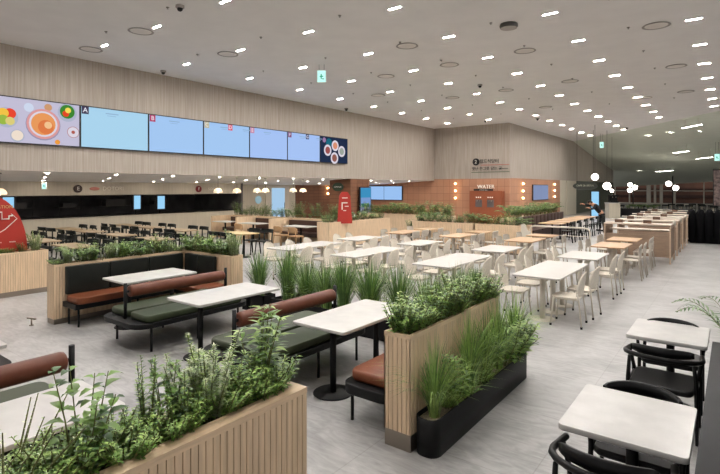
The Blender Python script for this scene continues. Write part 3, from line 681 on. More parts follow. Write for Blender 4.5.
# grass troughs behind the booths
def trough(x0, x1, y0, y1, h, label):
    e = empty('planter_trough', ((x0+x1)/2, (y0+y1)/2, 0), 0, label, 'planter'); a, c_ = (x1-x0)/2, (y1-y0)/2
    b = nb(M_black); b.box(-a, a, -c_, -c_+.015, 0, h); b.box(-a, a, c_-.015, c_, 0, h); b.box(-a, -a+.015, -c_, c_, 0, h); b.box(a-.015, a, -c_, c_, 0, h); b.box(-a, a, -c_, c_, .001, .02); b.build('shell', e)
    b = nb(M_soil); b.box(-a+.015, a-.015, -c_+.015, c_-.015, h-.08, h-.05); b.build('soil', e)
trough(-6.2, -4.55, 5.7, 6.02, .3, 'left black trough with tall grass behind the green booth benches')
trough(-4.45, -2.6, 5.7, 6.02, .3, 'right black trough with tall grass behind the green booth benches')
trough(-6.95, -6.4, 5.72, 6.0, .3, 'short black trough with a grass clump at the end of the green booths')
for i, x in enumerate((-6.65, -5.95, -5.5, -5.1, -4.75, -4.25, -3.75, -3.3, -2.8)):
    plant(TALL, x, 5.86, .24, f'behind the green booths, {ORD[i]} from the left', 'tall grass row behind the booths', R.uniform(.9, 1.08))
for i, x in enumerate((-5.75, -5.3, -4.0, -3.5, -3.05)):
    plant(BUSH, x, 5.83, .24, f'between the tall grasses behind the booths, {ORD[i]} from the left', 'shrubs among the tall grass', 1.2)

# P0: L-shaped planter behind the first booth
slat_planter('oak_planter', -8.75, -8.5, 3.27, 5.6, .94, 'slatted oak planter behind the leftmost booth, running away from the camera', .08)
slat_planter('oak_planter', -8.75, -7.1, 5.6, 5.86, .94, 'short slatted oak planter across the far side of the leftmost booth', .08)
kinds = [LOW, PALE, FERN, BUSH, WISP, PALE, BUSH, FERN, LOW, BUSH, RUST, BUSH, PALE]
for i in range(14): plant(kinds[i % 13], -8.62, 3.37+i*.165, .88, f'behind the leftmost booth, {ORD[i]} from the near end', 'plants behind the leftmost booth', R.uniform(.95, 1.2)*(.65 if kinds[i % 13] is PALE else 1))
for i in range(9): plant((BUSH, FERN, RUST, BUSH, LOW, BUSH, FERN, BUSH, PALE)[i], -8.5+i*.165, 5.73, .88, f'in the short planter across the leftmost booth, {ORD[i]} from left', 'plants across the leftmost booth', R.uniform(1.0, 1.3))
# red sign planter
slat_planter('oak_planter', -11.85, -11.36, .4, 4.27, .87, 'slatted oak planter carrying the red dome sign at the left edge', .1)
for i, (y, kd) in enumerate(((4.1, PALE), (3.85, RUST), (3.6, LOW), (3.4, LOW), (3.1, LOW))): plant(kd, -11.52, y, .81, f'under the red dome sign, {ORD[i]} from its right end', 'plants under the red dome sign', .9)

# ------------------------------------------------------------------ red signs
def dome_sign(name, loc, wb, h, rz, label):
    e = empty(name, loc, rz, label, 'sign')
    pts = []
    n = 26
    for i in range(n+1):
        t = i/n; a = PI*t; pts.append((math.cos(a)*wb/2*(1-.12*math.sin(a)), abs(math.sin(a))**.8*h))
    b = nb(M_red); b.prism([(x, z) for x, z in pts], 0, .04); b.xf(Matrix.Rotation(PI/2, 4, 'X')); b.xf(Matrix.Translation((0, .02, 0))); b.build('panel', e)
    return e
e = dome_sign('red_dome_sign', (-11.62, 3.32, .87), 1.3, 1.13, PI/2, 'big red dome-shaped sign with white map lines at the left edge')
y_ = -.03
b = nb(M_txtw); b.tube([(-.3,y_,.8),(.2,y_,.8),(.2,y_,.66),(.32,y_,.66),(.32,y_,.72),(.38,y_,.72)], .014, 6); b.build('route_line', e)
b = nb(M_txtw); b.tube([(-.3,y_,.3),(.05,y_,.33),(.25,y_,.45),(.46,y_,.66),(.36,y_,.76)], .008, 6); b.build('outline', e)
text('lettering', 'INFORMATION', .085, (.1, y_, .9), RY, mat('sign_gold', (214, 170, 110), .5), e, .003)
for x in (-.1, .14, .38): text('lettering', 'menu', .05, (x, y_, .2), RY, M_txtw, e, .002)
e = empty('red_banner', (-11.1, 13.75, .88), .95, 'slim red tapered banner with a white food map standing in the far planter', 'sign')
b = nb(M_red); b.prism([(-.28,0),(.28,0),(.2,1.0),(.1,1.13),(-.1,1.13),(-.2,1.0)], 0, .04); b.xf(Matrix.Rotation(PI/2, 4, 'X')); b.build('panel', e)
b = nb(M_txtw)
for a, n_q in (((-.1,.1,.72,.76),'map_bar'),((-.12,-.08,.5,.76),'map_stem'),((.0,.14,.6,.63),'map_bar'),((-.06,.05,.45,.48),'map_bar'),((-.1,.1,.9,.93),'heading')):
    b = nb(M_txtw); b.box(a[0], a[1], -.05, -.04, a[2], a[3]); b.build(n_q, e)
# ------------------------------------------------------------------ booths
def bolster(b, x, y0, y1, z, r=.105):
    pr = [(0,0),(r*.7,0.0),(r*.93,.02),(r,.06)]
    P_ = [(x,y0,z),(x,y0+.012,z),(x,y0+.04,z),(x,y1-.04,z),(x,y1-.012,z),(x,y1,z)]
    b.tube(P_, [r*.72, r*.93, r, r, r*.93, r*.72], 20)
def island(cx, y0, y1, hw, label, seat_m, post=True):
    e = empty('booth_bench', (cx, (y0+y1)/2, 0), 0, label, 'booth bench'); a = (y1-y0)/2
    b = nb(M_black); b.prism(rrect(-hw, hw, -a-.12, a+.12, .22, 8), .32, .385, bev=.006); b.build('platform', e)
    for sx in (-1, 1):
        for t in (-.86, 0, .86):
            b = nb(M_black); b.cyl(sx*(hw-.07), t*a, 0, .325, .016, 10); b.build('leg', e)
        b = nb(seat_m); x0, x1 = (sx*.035, sx*(hw-.04)); x0, x1 = min(x0, x1), max(x0, x1)
        b.prism(rrect(x0, x1, -a+.03, a-.03, .07, 5), .385, .475, bev=.022); b.build('seat_cushion', e)
    b = nb(M_leather2); bolster(b, 0, -a+.05, a-.05, .745, .082); b.build('bolster', e)
    for sy in (-1, 1):
        b = nb(M_black); b.cyl(0, sy*(a+.0), .38, .86, .023, 12); b.box(-.01, .01, min(sy*(a-.1), sy*a), max(sy*(a-.1), sy*a), .73, .76); b.build('post', e)
island(-4.2, 3.35, 5.0, .52, 'double-sided olive green booth bench with brown bolster beside the centre table', M_grn)
island(-6.55, 3.4, 5.05, .52, 'double-sided olive green booth bench with brown bolster between the two left tables', M_grn)
island(-4.33, -.2, 1.8, .52, 'brown bolster booth bench at the lower left beside the cropped foreground table', M_grn)
island(-6.35, -.2, 1.75, .66, 'dark brown cushioned bench whose corner shows at the left edge', M_dkbrown)
# bench attached to planter P2
e = empty('booth_bench', (-2.6, 4.45, 0), 0, 'brown leather booth seat on a black base against the centre oak planter', 'booth bench')
b = nb(M_black); b.prism(rrect(-.28, .25, -.95, .8, .12, 6), .28, .37, bev=.006); b.build('platform', e)
b = nb(M_leather); b.prism(rrect(-.24, .24, -.86, .78, .07, 6), .37, .47, bev=.025); b.build('seat_cushion', e)
for x, y in ((-.22,-.84),(-.22,.7),(.18,-.84),(.18,.7),(-.22,0)): b = nb(M_black); b.cyl(x, y, 0, .285, .016, 10); b.build('leg', e)
# L-shaped bench in front of planter P0
e = empty('booth_bench', (-8.2, 4.4, 0), 0, 'L-shaped booth with brown leather seat and black backrest below the planter', 'booth bench')
b = nb(M_black); b.box(-.25, .2, -1.02, 1.17, .28, .36); b.box(.2, 1.08, .62, 1.17, .28, .36); b.build('platform', e)
b = nb(M_leather); b.prism(rrect(-.2, .24, -1.0, 1.1, .06, 5), .36, .46, bev=.02); b.prism(rrect(.245, 1.08, .56, 1.1, .06, 5), .36, .46, bev=.02); b.build('seat_cushion', e)
b = nb(M_bgrn)
for y0, y1 in ((-.98,-.3),(-.29,.4),(.41,1.1)): b.prism(rrect(-.29, -.2, y0, y1, .03, 4), .46, .9, bev=.012)
for x0, x1 in ((-.19,.22),(.23,.72)): b.prism(rrect(x0, x1, 1.1, 1.185, .03, 4), .46, .9, bev=.012)
b.build('backrest', e)
for x, y in ((.14,-.95),(.14,0),(.26,.66),(1.0,.66),(-.2,-.95)): b = nb(M_black); b.cyl(x, y, 0, .285, .016, 10); b.build('leg', e)
# bracket near planter
b = nb(M_steel); b.tube([(0,0,0),(0,0,.1)], .012, 8); b.tube([(-.08,-.03,.11),(.1,.02,.11)], .012, 8); b.lathe([(.035,0),(.035,.01),(.01,.012)], n=12)
tag(b.build('floor_tap', loc=(-8.75, 3.05, 0)), 'tiny steel floor fitting beside the end of the leftmost oak planter', 'floor fitting')

# booth tables
def pedestal_table(name, x0, x1, y0, y1, top, metal, label, cat='table', poles=((0,-.3),(0,.3)), z=.75, th=.03, pr=.033, dr=.21, group=None, square=False, rad=.03):
    cx, cy = (x0+x1)/2, (y0+y1)/2; a, c_ = (x1-x0)/2, (y1-y0)/2
    e = empty(name, (cx, cy, 0), 0, label, cat, group)
    b = nb(top); b.prism(rrect(-a, a, -c_, c_, rad, 4), z-th, z, bev=.004); b.build('table_top', e)
    for (px, py) in poles:
        py = py*2*c_; px = px*2*a
        b = nb(metal)
        if square: b.box(px-pr, px+pr, py-pr, py+pr, .012, z-th-.012)
        else: b.cyl(px, py, .012, z-th-.012, pr, 16)
        b.box(px-.12, px+.12, py-.12, py+.12, z-th-.014, z-th); b.build('pedestal', e)
        b = nb(metal); b.lathe([(.001,0),(dr,0),(dr,.008),(dr-.01,.014),(.001,.016)], px, py, 28); b.build('base_plate', e)
    return e
pedestal_table('booth_table', -3.70, -3.0, 3.70, 5.0, M_white, M_black, 'white stone-topped booth table in the centre on two black pedestals')
pedestal_table('booth_table', -5.78, -5.06, 3.53, 4.83, M_white, M_black, 'white booth table between the two olive green benches')
pedestal_table('booth_table', -7.85, -7.13, 3.70, 4.93, M_white, M_black, 'white booth table in front of the L-shaped brown booth')
pedestal_table('booth_table', -3.80, -3.14, .3, 1.64, M_white, M_black, 'large white booth table at the bottom left, partly behind the plants')
pedestal_table('booth_table', -5.9, -5.18, .3, 1.62, M_white, M_black, 'white booth table of which only a corner shows at the left edge')

# ------------------------------------------------------------------ right hand marble tables and black chairs
M_marble = mat('marble_top', (196, 193, 189), .28, noise=.07, nscale=7, detail=10)
pedestal_table('marble_table', -.835, -.18, 3.05, 3.80, M_marble, M_black, 'white marbled small table at the lower right corner', poles=((.02,0),), th=.036, pr=.035, dr=.22, rad=.03)
pedestal_table('marble_table', -.82, -.18, 5.30, 6.04, M_marble, M_black, 'white marbled small table behind the lower right one', poles=((.02,0),), th=.036, pr=.035, dr=.22, rad=.03)
ac = empty('black_armchair')
b = nb(M_blk2)
path = [(-.28,.18,.64),(-.295,.0,.655)]+[(-.295*math.cos(t), -.04-.24*math.sin(t), .66+.03*math.sin(t)) for t in [PI*k/10 for k in range(11)]]+[(.295,.0,.655),(.28,.18,.64)]
b.tube(path, .02, 10); b.build('arm_rail', ac)
b = nb(M_blk2); vs_ = []; K = 14
for k in range(K+1):
    t = PI*.14+PI*.72*k/K; x = -.265*math.cos(t); y = -.04-.215*math.sin(t); hh = .035*math.sin(PI*k/K)**.6
    for dy, z in ((0,.70-.0),(0,.745+hh),(.022,.745+hh),(.022,.70)):
        r_ = 1-dy/.25; vs_.append((x*r_, (y+.04)*r_-.04, z))
b.add(vs_, [(4*k+j, 4*k+(j+1)%4, 4*k+4+(j+1)%4, 4*k+4+j) for k in range(K) for j in range(4)]+[(0,1,2,3),(4*K+3,4*K+2,4*K+1,4*K)], True); b.build('backrest', ac)
b = nb(M_blk2); b.prism(rrect(-.24, .24, -.26, .22, .06, 6), .40, .45, bev=.015); b.build('seat', ac)
for sx in (-1, 1):
    for sy in (-1, 1):
        b = nb(M_blk2); b.tube([(sx*.26, sy*.2+.0, 0),(sx*.255, sy*.17, .45),(sx*(.285 if sy > 0 else .24), (.12 if sy > 0 else -.19), .655)], [.012,.018,.014], 8); b.build('leg', ac)
b = nb(M_blk2); b.tube([(-.255,.17,.42),(.255,.17,.42)], .012, 8); b.tube([(-.255,-.17,.42),(.255,-.17,.42)], .012, 8); b.tube([(-.255,-.17,.42),(-.255,.17,.42)], .012, 8); b.tube([(.255,-.17,.42),(.255,.17,.42)], .012, 8); b.build('seat_frame', ac)
AC = Proto(ac)
AC.put((-.5, 5.17, 0), 0, 'black armchair with its curved back to the camera, tucked under the farther marble table', 'armchair', 'black armchairs at the marble tables')
AC.put((-.5, 3.72, 0), PI, 'black armchair on the far side of the lower right marble table', 'armchair', 'black armchairs at the marble tables')
AC.put((-.5, 5.86, 0), PI, 'black armchair on the far side of the farther marble table', 'armchair', 'black armchairs at the marble tables')
AC.put((-.53, 2.97, 0), 0, 'black armchair cut off by the bottom edge of the photo', 'armchair', 'black armchairs at the marble tables')
e = empty('black_console', (.3, 3.2, 0), 0, 'glossy black console top along the right edge of the photo', 'console')
b = nb(M_gloss); b.box(-.45, .5, -2.2, 2.33, .70, .75); b.build('top', e)
b = nb(M_black); b.box(-.43, .48, -2.18, 2.31, 0, .70); b.build('body', e)
e = empty('potted_palm', (.12, 5.85, 0), 0, 'palm whose arching leaf reaches in at the right edge', 'potted palm')
b = nb(M_black); b.lathe([(.001,0),(.14,0),(.18,.5),(.165,.5),(.15,.44),(.001,.44)], n=20); b.build('pot', e)
b = MB(); rr = random.Random(5)
for i in range(9): frond(b, Vector((0,0,.44)), 2.95+2*PI*i/9, .62, .58, [L_blue, L_dark], rr, 16, .02, .2)
b.build('foliage', e)

# ------------------------------------------------------------------ white chairs and tables
def loft_back(m, W, z0, z1, y0, lean, wrap, top=2.4, th=.016, nu=12, nv=10, taper=.0, vs0=.35):
    b = nb(m)
    def P_(u, v, o):
        hw = W/2*(1-max(0, (v-vs0)/(1-vs0))**top)**(1/top)*(1-taper*(1-v)) if v > vs0 else W/2*(1-taper*(1-v))
        x = u*hw; y = y0-lean*v+wrap*(x/(W/2))**2+o; return (x, y, z0+(z1-z0)*v)
    for o in (0, th):
        g = [[P_(-1+2*i/nu, j/nv*.995, o) for i in range(nu+1)] for j in range(nv+1)]
        vs_ = [p for row in g for p in row]; w_ = nu+1
        fs_ = [(j*w_+i, j*w_+i+1, (j+1)*w_+i+1, (j+1)*w_+i) for j in range(nv) for i in range(nu)]
        b.add(vs_, fs_, True)
    o2 = len(b.v)-2*(nu+1)*(nv+1); h_ = (nu+1)*(nv+1); w_ = nu+1
    rim = [j*w_ for j in range(nv+1)]+[nv*w_+i for i in range(1, nu+1)]+[j*w_+nu for j in range(nv-1, -1, -1)]+[i for i in range(nu-1, 0, -1)]
    n = len(rim)
    for i in range(n):
        a, c_ = rim[i], rim[(i+1) % n]; b.f.append((a, c_, c_+h_, a+h_)); b.m.append(b.cur); b.sm.append(False)
    return b
ch = empty('cream_chair')
b = nb(M_chair); b.prism(rrect(-.215, .215, -.2, .21, .09, 6), .435, .46, bev=.01); b.build('seat', ch)
loft_back(M_chair, .45, .475, .85, -.225, .05, .09, 2.0, taper=.2, vs0=.2).build('backrest', ch)
for sx in (-1, 1):
    for sy in (-1, 1):
        b = nb(M_cmetal); pth = [(sx*.215, sy*.215, .03),(sx*.19, sy*.175, .44)]
        if sy < 0: pth = [(sx*.225, -.235, .03),(sx*.2, -.19, .44),(sx*.2, -.17, .52)]
        b.tube(pth, .0125, 8); l = b.build('leg', ch)
        b = nb(M_black); b.cyl(pth[0][0], pth[0][1], 0, .035, .017, 10); b.build('foot', l)
b = nb(M_cmetal); b.tube([(-.19,.175,.425),(.19,.175,.425)], .01, 6); b.tube([(-.2,-.18,.425),(.2,-.18,.425)], .01, 6); b.tube([(-.195,-.18,.425),(-.19,.175,.425)], .01, 6); b.tube([(.195,-.18,.425),(.19,.175,.425)], .01, 6); b.build('seat_frame', ch)
CH = Proto(ch)
XW = [(-2.87,-2.12,'beside the open walkway'),(-4.76,-3.98,'second from the walkway'),(-6.76,-6.08,'third from the walkway'),(-8.72,-7.96,'farthest from the walkway')]
for ci, (x0, x1, wn) in enumerate(XW):
    for row, (y0, y1) in enumerate(((7.88, 9.82),(10.45, 11.68))):
        rn = ('front','second')[row]
        t = pedestal_table('dining_table', x0, x1, y0, y1, M_wht, M_cmetal, f'{("long","short")[row]} cream dining table in the {rn} row, {wn}', poles=((0,-.3),(0,0),(0,.3)) if row == 0 else ((0,-.25),(0,.25)), pr=.045, dr=.2, group='cream dining tables', th=.028)
        ys = [8.2, 8.92, 9.55] if row == 0 else [10.78, 11.4]
        for k, y in enumerate(ys):
            pos = ('nearest of the three','middle of the three','farthest of the three')[k] if row == 0 else ('nearer of the two','farther of the two')[k]
            CH.put((x0-.06+R.uniform(-.03,.03), y+R.uniform(-.03,.03), 0), -PI/2+R.uniform(-.08,.08), f'cream chair left of {rn}-row table {wn}, {pos}', 'chair', 'cream round-backed chairs')
            if ci == 0 and row == 0 and k == 2: continue
            CH.put((x1+.06+R.uniform(-.03,.03), y+R.uniform(-.03,.03), 0), PI/2+R.uniform(-.08,.08), f'cream chair right of {rn}-row table {wn}, {pos}', 'chair', 'cream round-backed chairs')
# greige chairs at the wooden tables
gc = empty('greige_chair')
b = nb(M_grey); b.prism(rrect(-.2, .2, -.19, .2, .04, 4), .435, .46, bev=.008); b.build('seat', gc)
loft_back(M_grey, .40, .60, .82, -.2, .03, .03, 8, nv=6).build('backrest', gc)
for sx in (-1, 1):
    b = nb(M_grey); b.tube([(sx*.19,.2,0),(sx*.17,.16,.44)], [.013,.019], 8); b.build('leg', gc)
    b = nb(M_grey); b.tube([(sx*.2,-.24,0),(sx*.17,-.18,.44),(sx*.17,-.2,.7)], [.013,.019,.015], 8); b.build('leg', gc)
GC = Proto(gc)
XG = [(-2.75,-2.02,'beside the walkway'),(-4.9,-4.15,'second from the walkway'),(-6.85,-6.2,'third from the walkway'),(-8.75,-8.1,'farthest from the walkway')]
for ci, (x0, x1, wn) in enumerate(XG):
    for row, (y0, y1) in enumerate(((12.85,14.1),(14.7,15.75) if ci == 0 else (14.75,15.5))):
        if ci > 0 and row == 1: y0, y1 = 14.6, 15.35
        rn = ('nearer','farther')[row]
        pedestal_table('wooden_table', x0, x1, y0, y1, M_wood, M_grey, f'tan wood-topped dining table in the {rn} wooden row, {wn}', poles=((0,-.25),(0,.25)), pr=.05, dr=.2, group='tan wooden dining tables', th=.03)
        for k, y in enumerate((y0+.32, y1-.3) if y1-y0 > 1 else (y0+.2, y1-.16)):
            pos = ('nearer','farther')[k]
            for sd, xx, rr_ in (('left', x0-.08, -PI/2), ('right', x1+.1, PI/2)):
                if ci > 0 and row == 1 and k == 1: continue
                GC.put((xx+R.uniform(-.03,.03), y, 0), rr_+R.uniform(-.06,.06), f'greige wooden chair {sd} of the {rn} wooden table {wn}, {pos} one', 'chair', 'greige chairs at the wooden tables')

# ------------------------------------------------------------------ planter in front of the water station, rail
slat_planter('oak_planter', -9.4, -7.0, 15.6, 16.15, .95, 'long oak planter in front of the water station, left half', .05, slat=.06)
slat_planter('oak_planter', -6.95, -5.2, 15.6, 16.15, .95, 'long oak planter in front of the water station, right half', .05, slat=.06)
for i in range(17):
    plant(BACK, -9.2+i*.24, 15.85+R.uniform(-.08,.08), .88, f'before the water station, {ORD[i]} from left', 'plants before the water station', R.uniform(.7,1.0))
slat_planter('oak_planter', -11.7, -11.15, 12.95, 16.75, .95, 'oak planter with the slim red banner beside the brown pier', .05, slat=.06)
for i in range(12):
    if i == 2: continue
    plant(BACK, -11.42, 13.1+i*.31, .88, f'beside the slim red banner, {ORD[i]} from near end', 'plants beside the slim red banner', R.uniform(.65,.95))
slat_planter('oak_planter', -14.6, -9.6, 19.2, 19.6, .95, 'far oak planter in the gap before the shaded terracotta wall', .05, slat=.08)
for i in range(14): plant(BACK, -14.4+i*.35, 19.4, .88, f'in the far planter before the shaded wall, {ORD[i]} from the left', 'plants before the shaded wall', R.uniform(1.0,1.5))
for i, x in enumerate((-10.4, -10.0)):
    e = empty('potted_bush', (x, 17.2, 0), 0, f'dark potted bush in the gap between two oak planters, {("left","right")[i]} one', 'potted plant')
    b = nb(M_black); b.lathe([(.001,0),(.16,0),(.2,.35),(.18,.35),(.17,.3),(.001,.3)], n=16); b.build('pot', e)
    q = shrub(40+i, 22, .6, .26, .13, .06, 8, [L_dark, L_mid]); q.name = 'shrub'
    for c_ in list(q.children): c_.parent = e; c_.location = (0,0,.3)
    bpy.data.objects.remove(q)
e = empty('rail_screen', (-4.2, 15.5, 0), 0, 'beige tubular rail screen with rounded upper corners', 'rail screen')
b = nb(M_cmetal); b.tube([(-.85,0,0),(-.85,0,.88),(-.8,0,.95),(-.72,0,.97),(.72,0,.97),(.82,0,.95),(.87,0,.88),(.87,0,0)], .025, 8); b.tube([(-.85,0,.72),(.87,0,.72)], .012, 6); b.tube([(-.85,0,.15),(.87,0,.15)], .012, 6); b.build('frame', e)
e = empty('curved_end_panel', (-5.12, 15.3, 0), 0, 'cream curved end panel standing at the right end of the long planter', 'partition')
b = nb(M_cmetal); b.prism([(-.14,0),(.16,0),(.16,.8),(.06,.84),(0,1.0),(-.06,1.05),(-.14,1.02)], 0, .05); b.xf(Matrix.Rotation(PI/2, 4, 'X')); b.build('panel', e)

# ------------------------------------------------------------------ banquette along the side wall and its tables
e = empty('leather_banquette', (-6.9, 22.9, 0), 0, 'long espresso leather banquette with plants behind, beside the side wall', 'banquette')
b = nb(M_dkbrown); b.box(-.1, .6, -3.2, 3.4, 0, .4); b.build('base', e)
b = nb(M_dkbrown)
for k in range(6): b.prism(rrect(-.0, .62, -3.2+k*1.1, -3.2+k*1.1+1.09, .05, 4), .4, .47, bev=.02)
b.build('seat_cushion', e)
b = nb(M_dkbrown)
for k in range(12): b.prism(rrect(-.12, .02, -3.2+k*.55, -3.2+k*.55+.545, .04, 4), .47, .95, bev=.02)
b.build('backrest', e)
b = nb(M_oak); b.box(-.75, -.13, -3.2, 3.4, 0, .9); b.build('planter_box', e)
for i in range(15): plant(BACK, -7.35, 19.95+i*.45, .9, f'behind the long espresso banquette, {ORD[i]} from its near end', 'plants behind the espresso banquette', R.uniform(1.0,1.4))
dch = empty('dark_chair')
b = nb(M_dchair); b.prism(rrect(-.2, .2, -.19, .2, .04, 4), .435, .465, bev=.008); b.build('seat', dch)
loft_back(M_dchair, .54, .71, .83, -.2, .02, .05, 30, nv=4, th=.035).build('backrest', dch)
for sx in (-1, 1):
    b = nb(M_dchair); b.tube([(sx*.2,.2,0),(sx*.18,.16,.44)], [.014,.02], 8); b.build('leg', dch)
    b = nb(M_dchair); b.tube([(sx*.2,-.23,0),(sx*.18,-.18,.44),(sx*.19,-.19,.74)], [.018,.024,.02], 8); b.build('leg', dch)
DC = Proto(dch)
for k in range(6):
    y = 20.1+k*1.15
    pedestal_table('wooden_table', -6.25, -5.35, y, y+.75, M_wood, M_black, f'pale wood table at the espresso banquette, {ORD[k]} from the near end', poles=((0,0),), pr=.03, dr=.2, group='tables along the espresso banquette')
    for j in range(1): DC.put((-5.2, y+.38, 0), PI/2, f'dark chair facing the espresso banquette, {ORD[k]} from the near end', 'chair', 'dark chairs facing the espresso banquette')

# ------------------------------------------------------------------ wooden stations
M_st = mat('station_wood', (186, 162, 140), .5, noise=.07, nscale=5, stretch=(1, 1, 5))
M_stt = mat('station_top', (216, 200, 184), .4, noise=.05, nscale=5, stretch=(1, 6, 1))
M_stp = mat('station_panel', (146, 122, 102), .55, noise=.08, nscale=5, stretch=(1, 1, 5))
st = empty('tray_station')
b = nb(M_stt); b.box(-.85, .87, 0, .62, 1.08, 1.115); b.build('top', st)
b = nb(M_stp); b.box(-.82, .84, .03, .05, .18, .80); b.build('front_panel', st)
for sx in (-1, 1):
    b = nb(M_st); b.box(sx*.84-.02, sx*.84+.02, .0, .05, 0, 1.08); b.box(sx*.84-.02, sx*.84+.02, 1.15, 1.2, 0, 1.08); b.box(sx*.84-.02, sx*.84+.02, 0.05, 1.15, 1.0, 1.08); b.box(sx*.84-.02, sx*.84+.02, 0.05, 1.15, .16, .2); b.build('side_frame', st)
    b = nb(M_stp); b.box(sx*.84-.008, sx*.84+.008, .05, 1.15, .2, 1.0); b.build('side_panel', st)
b = nb(M_cmetal); b.tube([(.87,.66,1.08),(.87,.7,1.14),(.87,.78,1.17),(.87,.9,1.16),(.87,.98,1.1),(.87,1.0,1.03)], .028, 8); b.tube([(-.85,.9,1.16),(.87,.9,1.16)], .018, 8); b.build('hand_rail', st)
b = nb(M_stt); b.box(-.82, .84, .66, 1.2, .86, .9); b.build('shelf', st)
ST = Proto(st)
bx = nb(mat('caddy_brown', (92, 68, 52), .5)); bx.box(-.1, .1, -.07, .07, 0, .012); bx.box(-.1,.1,-.07,-.058,.012,.09); bx.box(-.1,.1,.058,.07,.012,.09); bx.box(-.1,-.088,-.058,.058,.012,.09); bx.box(.088,.1,-.058,.058,.012,.09); bx.box(-.004,.004,-.058,.058,.012,.08)
BX = Proto(bx.build('cutlery_box'))
for k in range(5):
    y = 16.3+k*2.15
    ST.put((-2.25, y, 0), 0, f'wooden tray station with side panels, {ORD[k]} from the near end of the row', 'tray station', 'row of wooden tray stations')
    for j, x in enumerate((-2.75, -2.0)): BX.put((x, y+.3, 1.115), 0, f'small brown cutlery box on the {ORD[k]} tray station, {("left","right")[j]} one', 'cutlery box', 'cutlery boxes on the tray stations')

# ------------------------------------------------------------------ dark dining area on the left
k = 0
M_tan = mat('dim_tan_top', (164, 142, 112), .5, noise=.06, nscale=6)
for ri, Y in enumerate((5.4, 7.5, 9.6)):
    for ci, X in enumerate((-12.9, -14.85, -16.8, -18.4)):
        if (ri == 0 and ci == 3) or (ri == 2 and ci == 0): continue
        rn = ('front','middle','rear')[ri]; cn = ('rightmost','second from right','third from right','leftmost')[ci]
        pedestal_table('tan_table', X-.58, X+.58, Y-.29, Y+.29, M_tan, M_dchair, f'tan table in the {rn} row of the dim left dining area, {cn}', poles=((-.25,0),(.25,0)), group='tan tables in the dim left dining area', dr=.2)
        for sd in (-1, 1):
            for j in (-1, 1):
                DC.put((X+j*.33+R.uniform(-.05,.05), Y+sd*(.48+R.uniform(0,.08)), 0), (0 if sd < 0 else PI)+R.uniform(-.12,.12),
                       f'dark chair at {rn}-row tan table {cn}, {("near","far")[sd > 0]} {("left","right")[j > 0]} one', 'chair', 'dark chairs in the dim left dining area')
pedestal_table('yellow_table', -12.9, -11.8, 9.7, 10.4, M_yell, M_dchair, 'light yellow wood table with dark green stools left of the cream tables', poles=((-.2,0),(.2,0)))
for j, (x, y, rz) in enumerate(((-12.6,9.45,0),(-12.05,9.45,0),(-12.55,10.7,PI),(-12.0,10.75,PI))):
    DC.put((x, y, 0), rz, f'dark green-black chair at the light yellow table, {ORD[j]} counting clockwise from near left', 'chair', 'dark chairs at the light yellow table')

# ------------------------------------------------------------------ wood booths under the recess
def bay(x0, x1, label):
    e = empty('booth_bay', ((x0+x1)/2, 14.2, 0), 0, label, 'booth'); a = (x1-x0)/2
    b = nb(M_oak); b.box(-a, a, .0, .3, .78, .95); b.box(-a, -a+.1, -1.1, 0, 0, .95); b.box(-a, a, .02, .3, 0, .78); b.build('surround', e)
    b = nb(M_dkbrown); b.prism(rrect(-a+.12, a-.04, -.14, 0, .03, 4), .45, .88, bev=.02); b.build('backrest', e)
    b = nb(M_dkbrown); b.prism(rrect(-a+.12, a-.04, -.6, -.14, .04, 4), .3, .45, bev=.02); b.build('seat', e)
bay(-18.0, -16.4, 'wooden booth with dark brown bench, leftmost of the three under the low ceiling')
bay(-16.35, -14.4, 'wooden booth with dark brown bench, middle of the three under the low ceiling')
bay(-14.35, -11.75, 'wooden booth with dark brown bench, right of the three beside the banner planter')
for i, (x0, x1) in enumerate(((-17.6,-16.6),(-15.9,-14.75),(-13.3,-12.1))):
    pedestal_table('booth_table', x0, x1, 12.85, 13.5, M_white, M_black, f'pale table in the dark brown wooden booths, {("left","middle","right")[i]} one', poles=((0,0),), pr=.035, group='tables in the wooden booths')
M_ht = mat('honey_wood', (176, 138, 98), .5)
wc = empty('honey_chair')
b = nb(M_ht); b.prism(rrect(-.22, .22, -.2, .2, .05, 4), .42, .46, bev=.01); b.build('seat', wc)
loft_back(M_ht, .44, .55, .78, -.2, .04, .06, 6, nv=4, th=.02).build('backrest', wc)
for sx in (-1, 1):
    for sy in (-1, 1): b = nb(M_ht); b.tube([(sx*.21, sy*.21-.0, 0),(sx*.18, sy*.17, .43)]+([(sx*.18,-.2,.62)] if sy < 0 else []), .017, 8); b.build('leg', wc)
WC = Proto(wc)
for x, s_ in ((-13.1,'left at the right-hand booth table'),(-12.35,'right at the right-hand booth table'),(-15.3,'at the middle booth table')): WC.put((x, 12.55, 0), R.uniform(-.2,.2), 'honey wood chair '+s_, 'chair', 'honey chairs at the wooden booths')
for i in range(20): plant(BACK if i % 3 else TREEY, -17.8+i*.32, 14.36, .93 if False else .95, f'on top of the wooden booths, {ORD[i]} from the left', 'plants on the wooden booths', R.uniform(.5,.85) if i != 4 else .95)

